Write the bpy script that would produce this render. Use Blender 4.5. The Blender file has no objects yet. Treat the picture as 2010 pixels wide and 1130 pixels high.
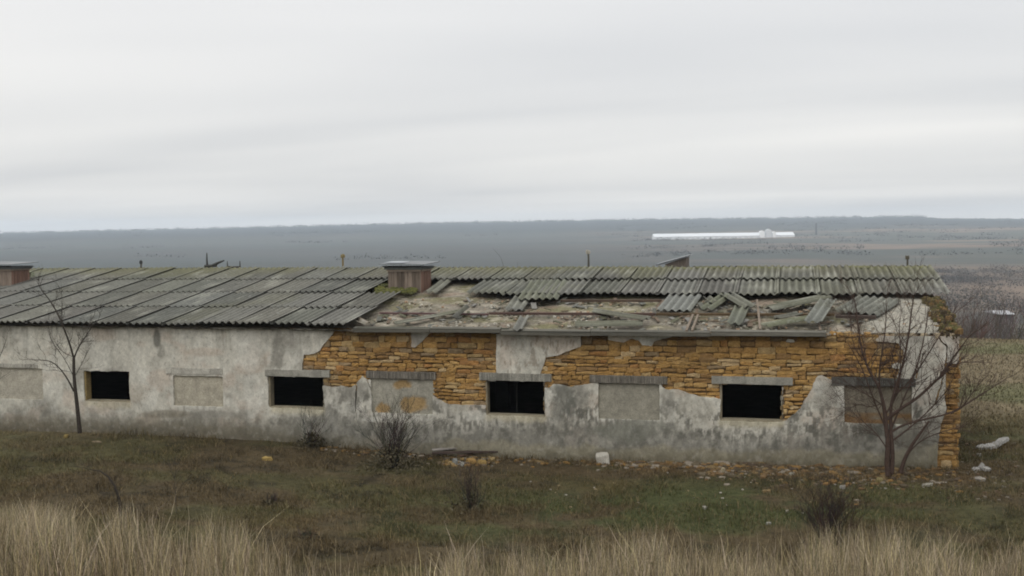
import bpy, math, random
import numpy as np
from mathutils import Matrix, Vector

S = bpy.context.scene
COL = S.collection
random.seed(7); RS = np.random.RandomState(11)

# ------------------------------------------------------------------ camera
FPX = 2150.0                                   # focal length in pixels of the 2010 px wide photograph
TH = math.atan(FPX / 8390); PH = math.atan(125 / FPX); RO = 0.0134
CAM = np.array([0.0, -21.8, 4.85])
F = np.array([-math.sin(TH) * math.cos(PH), math.cos(TH) * math.cos(PH), -math.sin(PH)])
R0 = np.array([math.cos(TH), math.sin(TH), 0.0]); U0 = np.cross(R0, F)
R = R0 * math.cos(RO) - U0 * math.sin(RO); U = U0 * math.cos(RO) + R0 * math.sin(RO)
cd = bpy.data.cameras.new('camera'); cam = bpy.data.objects.new('camera', cd); COL.objects.link(cam)
cd.sensor_width = 36; cd.lens = 36 * FPX / 2010; cd.clip_start = 0.1; cd.clip_end = 40000
cam.matrix_world = Matrix(((R[0], U[0], -F[0], CAM[0]), (R[1], U[1], -F[1], CAM[1]), (R[2], U[2], -F[2], CAM[2]), (0, 0, 0, 1)))
S.camera = cam
S.render.resolution_x = 1024; S.render.resolution_y = 576
try:
    S.render.engine = 'CYCLES'
    S.cycles.filter_width = 1.9
    S.cycles.volume_bounces = 1
except Exception: pass

# ------------------------------------------------------------------ world, sun, exposure
SUN_EL, SUN_AZ = math.radians(50), math.radians(200)       # azimuth clockwise from +Y
w = bpy.data.worlds.new('World'); S.world = w; w.use_nodes = True
nt = w.node_tree; nt.nodes.clear()
N = nt.nodes.new; L = nt.links.new
out = N('ShaderNodeOutputWorld'); bg = N('ShaderNodeBackground'); bg.inputs[1].default_value = 0.1
sky = N('ShaderNodeTexSky'); sky.sky_type = 'NISHITA'; sky.sun_disc = False
sky.sun_elevation = SUN_EL; sky.sun_rotation = SUN_AZ
tc = N('ShaderNodeTexCoord'); sep = N('ShaderNodeSeparateXYZ'); L(tc.outputs['Generated'], sep.inputs[0])
def wmath(op, a, b=None, c=None, clamp=False):
    n = N('ShaderNodeMath'); n.operation = op; n.use_clamp = clamp
    for i, v in enumerate((a, b, c)):
        if v is None: continue
        if isinstance(v, (int, float)): n.inputs[i].default_value = v
        else: L(v, n.inputs[i])
    return n.outputs[0]
el = wmath('MAXIMUM', sep.outputs[2], 0.0)
# a cloud layer overhead: direction projected on a flat deck, which gives flat bands near the horizon
den = wmath('ADD', el, 0.10)
cx = wmath('DIVIDE', sep.outputs[0], den); cy = wmath('DIVIDE', sep.outputs[1], den)
cmb = N('ShaderNodeCombineXYZ'); L(cx, cmb.inputs[0]); L(cy, cmb.inputs[1])
mp = N('ShaderNodeMapping'); mp.inputs['Rotation'].default_value = (0, 0, 0.35); mp.inputs['Scale'].default_value = (0.22, 0.50, 1)
mp.inputs['Location'].default_value = (1.3, 0.4, 0)
L(cmb.outputs[0], mp.inputs[0])
n1 = N('ShaderNodeTexNoise'); n1.inputs['Scale'].default_value = 0.9; n1.inputs['Detail'].default_value = 3; n1.inputs['Roughness'].default_value = 0.4
n1.inputs['Distortion'].default_value = 0.3; L(mp.outputs[0], n1.inputs['Vector'])
ramp = N('ShaderNodeValToRGB'); L(n1.outputs[0], ramp.inputs[0])
ramp.color_ramp.elements[0].position = 0.38; ramp.color_ramp.elements[0].color = (6.7, 6.74, 6.8, 1)
ramp.color_ramp.elements[1].position = 0.64; ramp.color_ramp.elements[1].color = (8.9, 8.75, 8.5, 1)
# overcast sky: about two and a half times brighter overhead than at the horizon
gr = wmath('MULTIPLY_ADD', wmath('POWER', el, 1.3), 1.5, 1.0)
sc = N('ShaderNodeVectorMath'); sc.operation = 'SCALE'; L(ramp.outputs[0], sc.inputs[0]); L(gr, sc.inputs['Scale'])
mx = N('ShaderNodeMixRGB'); mx.inputs[0].default_value = 0.94; L(sky.outputs[0], mx.inputs[1]); L(sc.outputs[0], mx.inputs[2])
L(mx.outputs[0], bg.inputs[0]); L(bg.outputs[0], out.inputs[0])

sd = bpy.data.lights.new('sun', 'SUN'); so = bpy.data.objects.new('sun', sd); COL.objects.link(so)
sd.energy = 0.7; sd.angle = math.radians(35); sd.color = (1, 0.97, 0.92)
sv = Vector((math.sin(SUN_AZ) * math.cos(SUN_EL), math.cos(SUN_AZ) * math.cos(SUN_EL), math.sin(SUN_EL)))
so.rotation_euler = sv.to_track_quat('Z', 'Y').to_euler()
S.view_settings.view_transform = 'Standard'; S.view_settings.look = 'None'
S.view_settings.exposure = 0.0; S.view_settings.gamma = 1.0

# ------------------------------------------------------------------ helpers
def ray(px, py):
    return F * FPX + R * (px - 1005) - U * (py - 565)
def wp(px, py, Y=0.0):                          # point on the vertical plane y = Y
    d = ray(px, py); t = (Y - CAM[1]) / d[1]; return CAM + d * t
def at(px, py, dist):                           # point at a forward distance
    d = ray(px, py); return CAM + d * (dist / FPX)
EAVE_Y, EAVE_Z, RID_Y, RID_Z = -0.30, 2.70, 6.0, 3.67
SL = math.hypot(RID_Y - EAVE_Y, RID_Z - EAVE_Z)
ES = np.array([0, (RID_Y - EAVE_Y) / SL, (RID_Z - EAVE_Z) / SL]); EN = np.array([0, -ES[2], ES[1]])
def rp(px, py, off=0.0):                        # point on the front roof slope: returns (X, distance up the slope)
    o = np.array([0, EAVE_Y, EAVE_Z]) + EN * off; d = ray(px, py)
    t = np.dot(o - CAM, EN) / np.dot(d, EN); p = CAM + d * t
    return p[0], np.dot(p - o, ES)
def rw(X, s, off=0.0):
    return np.array([X, EAVE_Y, EAVE_Z]) + ES * s + EN * off

def h2(x, y, s): 
    v = np.sin(x * 127.1 + y * 311.7 + s * 74.7) * 43758.5453
    return v - np.floor(v)
def vn(x, y, s=0):
    x = np.asarray(x, float); y = np.asarray(y, float)
    xi = np.floor(x); yi = np.floor(y); fx = x - xi; fy = y - yi
    fx = fx * fx * (3 - 2 * fx); fy = fy * fy * (3 - 2 * fy)
    a = h2(xi, yi, s); b = h2(xi + 1, yi, s); c = h2(xi, yi + 1, s); d = h2(xi + 1, yi + 1, s)
    return (a * (1 - fx) + b * fx) * (1 - fy) + (c * (1 - fx) + d * fx) * fy
def fbm(x, y, s=0, o=4, r=0.55):
    t = 0; a = 1; n = 0
    for i in range(o):
        t = t + a * vn(x * 2 ** i, y * 2 ** i, s + i * 13); n += a; a *= r
    return t / n
def ss(a, b, x):
    t = np.clip((np.asarray(x, float) - a) / (b - a), 0, 1); return t * t * (3 - 2 * t)

def link(o, parent=None):
    COL.objects.link(o)
    if parent is not None: o.parent = parent
    return o
def mesh(name, V, Fc, mat, parent=None, cols=None, smooth=False):
    V = np.asarray(V, float).reshape(-1, 3)
    if parent is not None:                       # parts are stored relative to their thing's base
        V = V - np.array(parent.location)
    me = bpy.data.meshes.new(name)
    me.from_pydata(V.tolist(), [], [tuple(int(i) for i in f) for f in Fc]); me.update()
    if cols is not None:
        a = me.color_attributes.new('Col', 'FLOAT_COLOR', 'POINT')
        c = np.ones((len(V), 4), np.float32); c[:, :3] = np.asarray(cols, float).reshape(-1, 3); a.data.foreach_set('color', c.ravel())
    if smooth: me.polygons.foreach_set('use_smooth', [True] * len(me.polygons))
    me.materials.append(mat)
    return link(bpy.data.objects.new(name, me), parent)
def tag(o, label=None, cat=None, group=None, kind=None):
    if label: o['label'] = label
    if cat: o['category'] = cat
    if group: o['group'] = group
    if kind: o['kind'] = kind
    return o
def thing(name, loc, label, cat, group=None):
    o = bpy.data.objects.new(name, None); o.location = Vector(loc); o.empty_display_size = 0.3; link(o)
    return tag(o, label, cat, group)

class MB:
    def __init__(s): s.v = []; s.f = []; s.c = []
    def add(s, V, Fc, c=None):
        n = len(s.v); s.v.extend([tuple(p) for p in V]); s.f.extend([tuple(i + n for i in f) for f in Fc])
        if c is not None: s.c.extend([tuple(c)] * len(V) if np.ndim(c) == 1 else [tuple(q) for q in c])
    def box(s, a, b, c=None, jit=0.0):
        x0, y0, z0 = a; x1, y1, z1 = b
        V = [[x0, y0, z0], [x1, y0, z0], [x1, y1, z0], [x0, y1, z0], [x0, y0, z1], [x1, y0, z1], [x1, y1, z1], [x0, y1, z1]]
        if jit: V = [[q + random.uniform(-jit, jit) for q in p] for p in V]
        s.add(V, [(0, 3, 2, 1), (4, 5, 6, 7), (0, 1, 5, 4), (1, 2, 6, 5), (2, 3, 7, 6), (3, 0, 4, 7)], c)
    def obox(s, o, ax, ay, az, c=None):          # oriented box from a corner and three edge vectors
        o, ax, ay, az = map(lambda q: np.asarray(q, float), (o, ax, ay, az))
        V = [o, o + ax, o + ax + ay, o + ay, o + az, o + ax + az, o + ax + ay + az, o + ay + az]
        s.add(V, [(0, 3, 2, 1), (4, 5, 6, 7), (0, 1, 5, 4), (1, 2, 6, 5), (2, 3, 7, 6), (3, 0, 4, 7)], c)
    def rock(s, c, r, col=None, sq=0.6):
        # irregular angular stone with chipped corners
        V = []; 
        a = random.uniform(0, 6.28); ca, sa = math.cos(a), math.sin(a)
        jr = [random.uniform(0.62, 1.15) for _ in range(7)]; jt = [random.uniform(-0.35, 0.35) for _ in range(7)]; tz = [random.uniform(0.6, 1.15) for _ in range(7)]
        for k, (zz, rr) in enumerate(((-1, 0.9), (-0.2, 1.0), (0.6, 0.96), (0.95, 0.78))):
            for j in range(7):
                t = j / 7 * 6.283 + jt[j]; q = rr * jr[j] * random.uniform(0.93, 1.05)
                x = math.cos(t) * q * r[0]; y = math.sin(t) * q * r[1]
                V.append((c[0] + x * ca - y * sa, c[1] + x * sa + y * ca, c[2] + zz * r[2] * (tz[j] if k > 1 else 1.0)))
        Fc = [tuple(range(6, -1, -1)), tuple(range(21, 28))]
        for k in range(3):
            for j in range(7):
                Fc.append((k * 7 + j, k * 7 + (j + 1) % 7, k * 7 + 7 + (j + 1) % 7, k * 7 + 7 + j))
        s.add(V, Fc, col)
    def tube(s, P, r0, r1, n=5, c=None):
        P = [np.asarray(p, float) for p in P]; m = len(P); V = []; Fc = []
        for i, p in enumerate(P):
            d = P[min(i + 1, m - 1)] - P[max(i - 1, 0)]; d = d / (np.linalg.norm(d) + 1e-9)
            a = np.cross(d, [0.3, 1, 0.2]); a /= np.linalg.norm(a) + 1e-9; b = np.cross(d, a)
            r = r0 + (r1 - r0) * i / (m - 1)
            for k in range(n):
                t = k / n * 6.28318; V.append(p + (a * math.cos(t) + b * math.sin(t)) * r)
        for i in range(m - 1):
            for k in range(n): Fc.append((i * n + k, i * n + (k + 1) % n, i * n + n + (k + 1) % n, i * n + n + k))
        Fc.append(tuple(range(n - 1, -1, -1))); Fc.append(tuple(range((m - 1) * n, m * n)))
        s.add(V, Fc, c)
    def build(s, name, mat, parent=None, smooth=False):
        return mesh(name, s.v, s.f, mat, parent, s.c if s.c else None, smooth)

def mat(name, base=(0.5, 0.5, 0.5), attr=False, rough=0.9, noise=((8, 0.25),), bump=0.3, bscale=40, bdist=0.01, tint=None, stretch=(1, 1, 1), spec=0.25):
    """procedural material: base colour (or the mesh's own colour attribute) varied by stacked noises, bump"""
    m = bpy.data.materials.new(name); m.use_nodes = True; t = m.node_tree; t.nodes.clear(); n = t.nodes.new; l = t.links.new
    o = n('ShaderNodeOutputMaterial'); p = n('ShaderNodeBsdfPrincipled'); l(p.outputs[0], o.inputs[0])
    p.inputs['Roughness'].default_value = rough
    p.inputs['Specular IOR Level'].default_value = spec
    g = n('ShaderNodeNewGeometry'); mpn = n('ShaderNodeMapping'); l(g.outputs['Position'], mpn.inputs[0]); mpn.inputs['Scale'].default_value = stretch
    if attr:
        a = n('ShaderNodeAttribute'); a.attribute_name = 'Col'; cur = a.outputs['Color']
    else:
        r_ = n('ShaderNodeRGB'); r_.outputs[0].default_value = (*base, 1); cur = r_.outputs[0]
    for sc_, am in noise:
        x = n('ShaderNodeTexNoise'); x.inputs['Scale'].default_value = sc_; x.inputs['Detail'].default_value = 6; x.inputs['Roughness'].default_value = 0.65
        l(mpn.outputs[0], x.inputs['Vector'])
        mr = n('ShaderNodeMapRange'); l(x.outputs[0], mr.inputs[0]); mr.inputs[1].default_value = 0.3; mr.inputs[2].default_value = 0.7
        mr.inputs[3].default_value = 1 - am; mr.inputs[4].default_value = 1 + am
        v = n('ShaderNodeVectorMath'); v.operation = 'SCALE'; l(cur, v.inputs[0]); l(mr.outputs[0], v.inputs['Scale']); cur = v.outputs[0]
    for (sc_, lo, hi, colr, am) in (tint or ()):
        x = n('ShaderNodeTexNoise'); x.inputs['Scale'].default_value = sc_; x.inputs['Detail'].default_value = 7; x.inputs['Roughness'].default_value = 0.6
        l(mpn.outputs[0], x.inputs['Vector'])
        mr = n('ShaderNodeMapRange'); l(x.outputs[0], mr.inputs[0]); mr.inputs[1].default_value = lo; mr.inputs[2].default_value = hi; mr.inputs[4].default_value = am
        mxn = n('ShaderNodeMixRGB'); l(mr.outputs[0], mxn.inputs[0]); l(cur, mxn.inputs[1]); mxn.inputs[2].default_value = (*colr, 1); cur = mxn.outputs[0]
    l(cur, p.inputs['Base Color'])
    if bump:
        x = n('ShaderNodeTexNoise'); x.inputs['Scale'].default_value = bscale; x.inputs['Detail'].default_value = 8; x.inputs['Roughness'].default_value = 0.7
        l(mpn.outputs[0], x.inputs['Vector'])
        b = n('ShaderNodeBump'); b.inputs['Strength'].default_value = bump; b.inputs['Distance'].default_value = bdist
        l(x.outputs[0], b.inputs['Height']); l(b.outputs[0], p.inputs['Normal'])
    return m

M = {}
M['ground'] = mat('ground_soil_and_turf', attr=True, noise=((1.3, 0.25), (9, 0.35), (45, 0.35)), bump=0.9, bscale=14, bdist=0.05, spec=0.05)
M['plaster'] = mat('weathered_plaster', attr=True, noise=((2.2, 0.14), (11, 0.2)), bump=0.6, bscale=26, bdist=0.012, spec=0.15,
                   tint=((9, 0.54, 0.66, (0.56, 0.54, 0.48), 0.16), (21, 0.56, 0.68, (0.13, 0.125, 0.105), 0.40), (55, 0.56, 0.66, (0.10, 0.095, 0.08), 0.35)), stretch=(1, 1, 0.8))
M['stone'] = mat('sandstone_rubble', attr=True, noise=((7, 0.22), (38, 0.3)), bump=0.8, bscale=34, bdist=0.02, spec=0.1)
M['mortar'] = mat('dark_mortar', (0.13, 0.085, 0.045), noise=((9, 0.4),), bump=0.6, bscale=30, spec=0.05)
M['sheet'] = mat('fibre_cement_sheet', attr=True, noise=((1.6, 0.12), (14, 0.2), (60, 0.15)), bump=0.5, bscale=60, bdist=0.006, spec=0.15,
                 tint=((5.5, 0.60, 0.7, (0.30, 0.30, 0.28), 0.35), (9, 0.6, 0.68, (0.05, 0.05, 0.045), 0.5)))
M['concrete'] = mat('grey_concrete', attr=True, noise=((6, 0.25), (35, 0.25)), bump=0.6, bscale=50, bdist=0.01, spec=0.1)
M['clay'] = mat('clay_roof_deck', attr=True, noise=((3, 0.2), (15, 0.3)), bump=1.0, bscale=22, bdist=0.04, spec=0.05,
                tint=((4.3, 0.56, 0.64, (0.40, 0.36, 0.28), 0.5), (8, 0.60, 0.66, (0.06, 0.055, 0.05), 0.5)))
M['wood'] = mat('weathered_timber', attr=True, noise=((4, 0.25), (30, 0.25)), bump=0.5, bscale=25, stretch=(1, 1, 0.12), spec=0.1)
M['wood_h'] = mat('weathered_board', attr=True, noise=((4, 0.25), (30, 0.25)), bump=0.5, bscale=25, stretch=(0.15, 1, 1), spec=0.1)
M['bark'] = mat('bare_bark', attr=True, noise=((20, 0.3),), bump=0.4, bscale=60, spec=0.05)
M['grass'] = mat('dry_grass', attr=True, noise=((1.5, 0.2),), bump=0, spec=0.08)
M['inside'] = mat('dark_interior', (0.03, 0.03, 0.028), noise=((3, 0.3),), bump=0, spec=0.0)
M['metal'] = mat('sheet_metal', attr=True, noise=((6, 0.2),), bump=0.2, rough=0.5, spec=0.4)
M['far'] = mat('distant_building', attr=True, noise=((0.05, 0.06),), bump=0, spec=0.1)
M['leaf'] = mat('brush', attr=True, noise=((0.8, 0.3),), bump=0, spec=0.03)

# ------------------------------------------------------------------ terrain
bx = [(-600, 838), (0, 845), (170, 848), (400, 858), (600, 868), (700, 880), (850, 893), (1000, 902), (1200, 906), (1500, 910), (1700, 917), (1850, 920), (2100, 925)]
BP = [wp(a, b) for a, b in bx]; BX = [p[0] for p in BP]; BZ = [p[2] for p in BP]
Fh = np.array([-math.sin(TH), math.cos(TH)]); Rh = np.array([math.cos(TH), math.sin(TH)])
SKX = [(-2000, 480), (0, 458), (400, 449), (800, 439.5), (1200, 432), (1600, 428), (1800, 425), (1840, 428.5), (2010, 429.5), (4000, 412)]
SKA = [math.atan((a - 1005) / FPX) for a, b in SKX]; SKZ = [at(a, b, 3000)[2] for a, b in SKX]
def ground_z(x, y, fine=True):
    x = np.asarray(x, float); y = np.asarray(y, float)
    dx = x - CAM[0]; dy = y - CAM[1]
    t = dx * Fh[0] + dy * Fh[1]; s = dx * Rh[0] + dy * Rh[1]; r = np.hypot(dx, dy)
    zb = np.interp(x, BX, BZ)
    wgt = np.where(y < 0, ss(-9, 0, y), 1.0)
    near = zb * wgt + (1 - wgt) * 0.05
    bank = np.interp(t, [-8, 3, 6, 9, 12, 14.5, 17], [3.3, 3.2, 2.45, 1.62, 0.72, 0.12, 0.0])
    bank = bank + 0.28 * np.exp(-((t - 9.5) / 2.6) ** 2) * ss(-1.6, -3.4, s)
    z = np.maximum(near, bank) * 1.0 + np.where(bank > near, 0, 0)
    far = np.interp(r, [45, 50, 62, 110, 200, 700, 1500, 2200, 3000], [0, -0.3, -3.6, -14, -20, -22, -19.2, -9, 0])
    H = np.interp(np.arctan2(s, np.maximum(t, 1e-3)), SKA, SKZ); H = np.where(t < 1, 0, H)
    far = far + ss(1500, 3000, r) * H
    far = far + (fbm(x / 240, y / 240, 5) - 0.5) * 6 * ss(180, 700, r) * (1 - ss(2300, 3000, r))
    far = np.where((t < 0) & (r > 45), ss(45, 300, r) * 4, far)
    z = z * (1 - ss(45, 52, r)) + far
    if fine:
        z = z + (fbm(x * 0.7, y * 0.7, 21, 4) - 0.5) * 0.12 * ss(0.6, 3, np.abs(y)) * (1 - ss(60, 90, r)) + (vn(x * 4, y * 4, 3) - 0.5) * 0.03 * (1 - ss(40, 60, r))
    return z
def gz(x, y): return float(ground_z(x, y))
def gp(px, py):                                 # pixel -> point on the ground
    d = ray(px, py); lo = 3.0
    for t in np.arange(6, 400, 0.1):
        p = CAM + d * (t / FPX)
        if p[2] < gz(p[0], p[1]): return p
    return CAM + d * (300 / FPX)

def gcol(x, y):
    dx = x - CAM[0]; dy = y - CAM[1]; r = np.hypot(dx, dy); t = dx * Fh[0] + dy * Fh[1]; s = dx * Rh[0] + dy * Rh[1]
    n1 = fbm(x * 0.55, y * 0.9, 31); n2 = fbm(x * 2.3, y * 3.0, 32); n3 = fbm(x * 0.25, y * 0.5, 33)
    brown = np.array([0.068, 0.053, 0.031]); olive = np.array([0.062, 0.056, 0.028]); green = np.array([0.052, 0.057, 0.025]); dark = np.array([0.030, 0.026, 0.018])
    straw = np.array([0.095, 0.068, 0.033])
    c = brown[None] * np.ones((len(x), 1))
    def mixc(c, k, f): return c * (1 - f[:, None]) + k[None] * f[:, None]
    c = mixc(c, olive, ss(0.42, 0.6, n1)); c = mixc(c, dark, ss(0.55, 0.72, n2) * 0.7)
    gm = np.exp(-(((s - 2.6) / 4.0) ** 2)) * np.exp(-(((t - 18.0) / 1.5) ** 2)) * 1.5 + 0.7 * ss(6.5, 9, s) * ss(19, 24, t)
    c = mixc(c, green, np.clip(ss(0.35, 0.6, n1 * 0.6 + n2 * 0.4) * gm * 1.2, 0, 1)); c = mixc(c, straw, ss(0.6, 0.75, n3) * 0.45)
    foot = (np.abs(y + 0.7) < 1.2) * 1.0
    c = mixc(c, np.array([0.09, 0.064, 0.036]), ss(1.1, 0.2, np.abs(y + 0.4)) * ss(-6.5, -3, x) * ss(3.6, 3.0, x) * ss(0.35, 0.6, n2))
    # the field right of the building, then the valley and its far side
    fld = ss(24, 30, r)
    f1 = mixc(np.array([[0.160, 0.132, 0.084]]) * np.ones((len(x), 1)), np.array([0.118, 0.114, 0.062]), ss(0.5, 0.65, fbm(x * 0.12, y * 0.2, 41)))
    c = c * (1 - fld[:, None]) + f1 * fld[:, None]
    vf = ss(60, 110, r)
    v = np.array([[0.085, 0.076, 0.062]]) * np.ones((len(x), 1))
    v = mixc(v, np.array([0.07, 0.064, 0.058]), ss(0.45, 0.62, fbm(x / 16, y / 30, 44)) * (1 - ss(600, 1100, r)))
    v = mixc(v, np.array([0.215, 0.155, 0.112]), ss(0, 260, s) * ss(0.43, 0.58, fbm(s / 110 + r / 900, r / 60, 45)) * 0.8)
    v = mixc(v, np.array([0.05, 0.046, 0.04]), ss(0.56, 0.64, fbm(s / 160 + r / 500, r / 34, 46)) * 0.75 * ss(300, 600, r) * ss(-250, 50, s))
    v = mixc(v, np.array([0.060, 0.068, 0.056]), ss(0.5, 0.6, fbm(s / 300, r / 140, 47)) * ss(500, 900, r) * 0.9)
    v = mixc(v, np.array([0.020, 0.028, 0.030]), ss(1700, 2250, r + (fbm(s / 200, 0 * s, 48) - 0.5) * 300) * (1 - ss(3150, 3400, r)))
    v = mixc(v, np.array([0.052, 0.060, 0.058]), 0.75 * ss(600, -100, s) * ss(350, 700, r) * (1 - ss(1700, 2000, r)))
    v = mixc(v, np.array([0.10, 0.10, 0.075]), ss(3200, 3500, r))
    c = c * (1 - vf[:, None]) + v * vf[:, None]
    return c

ang = np.concatenate([np.arange(-180, -40, 4), np.arange(-40, 36, 0.16), np.arange(36, 180, 4)]) * math.pi / 180
rad = np.concatenate([np.arange(0.6, 14, 0.25), np.arange(14, 30, 0.11), np.arange(30, 60, 0.6), 60 * 1.0115 ** np.arange(0, 356)])
AA, RR = np.meshgrid(ang, rad); gx = CAM[0] + RR * (Fh[0] * np.cos(AA) + Rh[0] * np.sin(AA)); gy = CAM[1] + RR * (Fh[1] * np.cos(AA) + Rh[1] * np.sin(AA))
gx = gx.ravel(); gy = gy.ravel(); gzv = ground_z(gx, gy)
na, nr = len(ang), len(rad)
idx = np.arange(na * nr).reshape(nr, na); nxt = np.roll(idx, -1, axis=1)
fq = np.stack([idx[:-1].ravel(), nxt[:-1].ravel(), nxt[1:].ravel(), idx[1:].ravel()], 1)[:, ::-1]
ctr = len(gx); gx = np.append(gx, CAM[0]); gy = np.append(gy, CAM[1]); gzv = np.append(gzv, 3.25)
faces = fq.tolist() + [(ctr, int(idx[0, k]), int(idx[0, (k + 1) % na])) for k in range(na)]
ter = mesh('terrain', np.stack([gx, gy, gzv], 1), faces, M['ground'], cols=gcol(gx, gy), smooth=True)
tag(ter, kind='structure')

# ------------------------------------------------------------------ the farm building
XR = wp(1884, 700)[0]; XL = -24.0; DEP = 12.0; WT = 2.66
barn = thing('farm_building', (XL / 2, 6, 0), 'long derelict single-storey farm building with flaking white plaster, ochre stonework and grey corrugated roof', 'building')

def rect(x0, y0, x1, y1):                       # pixel rectangle on the wall -> X0, X1, Z0, Z1
    a = wp(x0, (y0 + y1) / 2)[0]; b = wp(x1, (y0 + y1) / 2)[0]; xm = (x0 + x1) / 2
    return a, b, wp(xm, y1)[2], wp(xm, y0)[2]
WIN = [rect(168, 729, 255, 787), rect(529, 740, 635, 800), rect(955, 748, 1069, 815), rect(1415, 755, 1536, 825)]
BLI = [rect(-8, 722, 86, 783), rect(342, 737, 440, 797), rect(730, 743, 850, 811), rect(1175, 752, 1295, 823), rect(1657, 756, 1790, 831)]
# front wall core with four real openings
mb = MB(); allw = sorted(WIN); xs = XL; TK = 0.17; Y0 = 0.035
zlo = -0.4
for a, b, z0, z1 in allw:
    mb.box((xs, Y0, zlo), (a, TK, WT)); mb.box((a, Y0, zlo), (b, TK, z0)); mb.box((a, Y0, z1), (b, TK, WT)); xs = b
mb.box((xs, Y0, zlo), (XR - 0.03, TK, WT)); mb.build('wall', M['mortar'], barn)
# side, rear walls, interior lining and floor
mb = MB()
def gable(X0, X1, Y1=DEP):
    zr = RID_Z - 0.2; V = []
    for X in (X0, X1):
        V += [(X, TK + 0.002, zlo), (X, Y1, zlo), (X, Y1, WT - 0.02), (X, RID_Y, zr), (X, TK + 0.002, WT - 0.02)]
    return V, [(4, 3, 2, 1, 0), (5, 6, 7, 8, 9), (0, 1, 6, 5), (1, 2, 7, 6), (2, 3, 8, 7), (3, 4, 9, 8), (4, 0, 5, 9)]
mb.add(*gable(XR - 0.45, XR - 0.02)); o = mb.build('gable_wall', M['mortar'], barn)
mb = MB(); mb.add(*gable(XL, XL + 0.4)); mb.build('gable_wall', M['mortar'], barn)
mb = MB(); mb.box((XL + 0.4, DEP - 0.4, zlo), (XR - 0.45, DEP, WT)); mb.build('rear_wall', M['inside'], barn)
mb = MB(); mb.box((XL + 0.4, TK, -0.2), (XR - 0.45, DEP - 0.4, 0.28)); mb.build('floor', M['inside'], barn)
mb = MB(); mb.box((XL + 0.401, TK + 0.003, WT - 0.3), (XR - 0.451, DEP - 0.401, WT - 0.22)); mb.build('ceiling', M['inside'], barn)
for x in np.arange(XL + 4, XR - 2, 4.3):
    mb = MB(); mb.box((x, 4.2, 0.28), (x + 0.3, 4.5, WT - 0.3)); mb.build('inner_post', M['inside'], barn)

# --- shape of the surviving plaster
def sdpoly(X, Z, P):
    P = np.asarray(P); d = np.full(X.shape, 1e9); ins = np.zeros(X.shape, bool); n = len(P)
    for i in range(n):
        a = P[i]; b = P[(i + 1) % n]; e = b - a; wx = X - a[0]; wz = Z - a[1]
        t = np.clip((wx * e[0] + wz * e[1]) / (e @ e + 1e-12), 0, 1)
        d = np.minimum(d, np.hypot(wx - e[0] * t, wz - e[1] * t))
        c = ((a[1] > Z) != (b[1] > Z)) & (X < (b[0] - a[0]) * (Z - a[1]) / (b[1] - a[1] + 1e-12) + a[0]); ins ^= c
    return np.where(ins, -d, d)
def sdline(X, Z, P):
    d = np.full(X.shape, 1e9)
    for i in range(len(P) - 1):
        a = P[i]; e = P[i + 1] - a; wx = X - a[0]; wz = Z - a[1]; t = np.clip((wx * e[0] + wz * e[1]) / (e @ e + 1e-12), 0, 1)
        d = np.minimum(d, np.hypot(wx - e[0] * t, wz - e[1] * t))
    return d
def wz(P): return np.array([[wp(a, b)[0], wp(a, b)[2]] for a, b in P])
MAIN = wz([(660, 600), (655, 652), (648, 665), (640, 672), (628, 688), (616, 694), (598, 695), (594, 724), (594, 738), (634, 741), (634, 758), (662, 758), (690, 758), (700, 752), (712, 738),
           (722, 744), (850, 744), (849, 765), (849, 776), (860, 783), (878, 790), (908, 795), (957, 796), (957, 745), (1069, 745), (1069, 760), (1078, 760), (1085, 753), (1120, 758), (1140, 755), (1160, 750),
           (1175, 752), (1296, 752), (1300, 761), (1312, 764), (1332, 762), (1350, 771), (1375, 778), (1400, 780), (1417, 783), (1417, 757), (1536, 757), (1536, 826), (1545, 825), (1556, 815), (1570, 800), (1580, 785), (1592, 765),
           (1605, 738), (1612, 735), (1632, 746), (1797, 748), (1762, 741), (1765, 725), (1772, 705), (1772, 690), (1762, 675), (1745, 672), (1716, 668), (1733, 652), (1735, 600)])
SLABS = [wz([(975, 600), (1141, 600), (1140, 680), (1110, 690), (1095, 697), (1072, 702), (1069, 715), (1061, 733), (1061, 745), (975, 745)]),
         wz([(808, 600), (847, 600), (845, 652), (838, 660), (827, 672), (816, 682), (808, 680)]),
         wz([(1194, 600), (1194, 667), (1225, 672), (1240, 664), (1255, 668), (1262, 677), (1280, 679), (1285, 670), (1310, 663), (1330, 657), (1347, 651), (1347, 600)]),
         wz([(1541, 671), (1546, 665), (1556, 666), (1560, 671)]),
         wz([(1748, 716), (1760, 711), (1772, 716), (1770, 724), (1752, 722)])]
EDGE = wz([(1840, 640), (1848, 665), (1858, 680), (1858, 690), (1856, 716), (1880, 714), (1884, 650), (1900, 640), (1905, 960), (1838, 930), (1842, 900), (1843, 850), (1846, 830), (1855, 800), (1852, 770), (1857, 745), (1853, 720), (1850, 700), (1852, 684), (1844, 668)])
EDGE = wz([(1855, 714), (1880, 713), (1905, 700), (1905, 960), (1838, 930), (1841, 900), (1843, 850), (1846, 830), (1856, 800), (1852, 770), (1858, 745), (1853, 725)])
CRACK = [wz([(1838, 648), (1846, 668), (1858, 680), (1857, 700), (1854, 718), (1850, 745), (1842, 770), (1836, 790)]),
         wz([(722, 745), (730, 762), (735, 790), (734, 808), (742, 830)]), wz([(700, 745), (699, 790), (700, 805)]),
         wz([(1812, 690), (1805, 720), (1798, 742)])]
GS = 0.02
gxs = np.arange(XL, XR, GS); gzs = np.arange(-0.15, WT + 0.001, GS)
GX, GZ = np.meshgrid(gxs, gzs)
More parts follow.
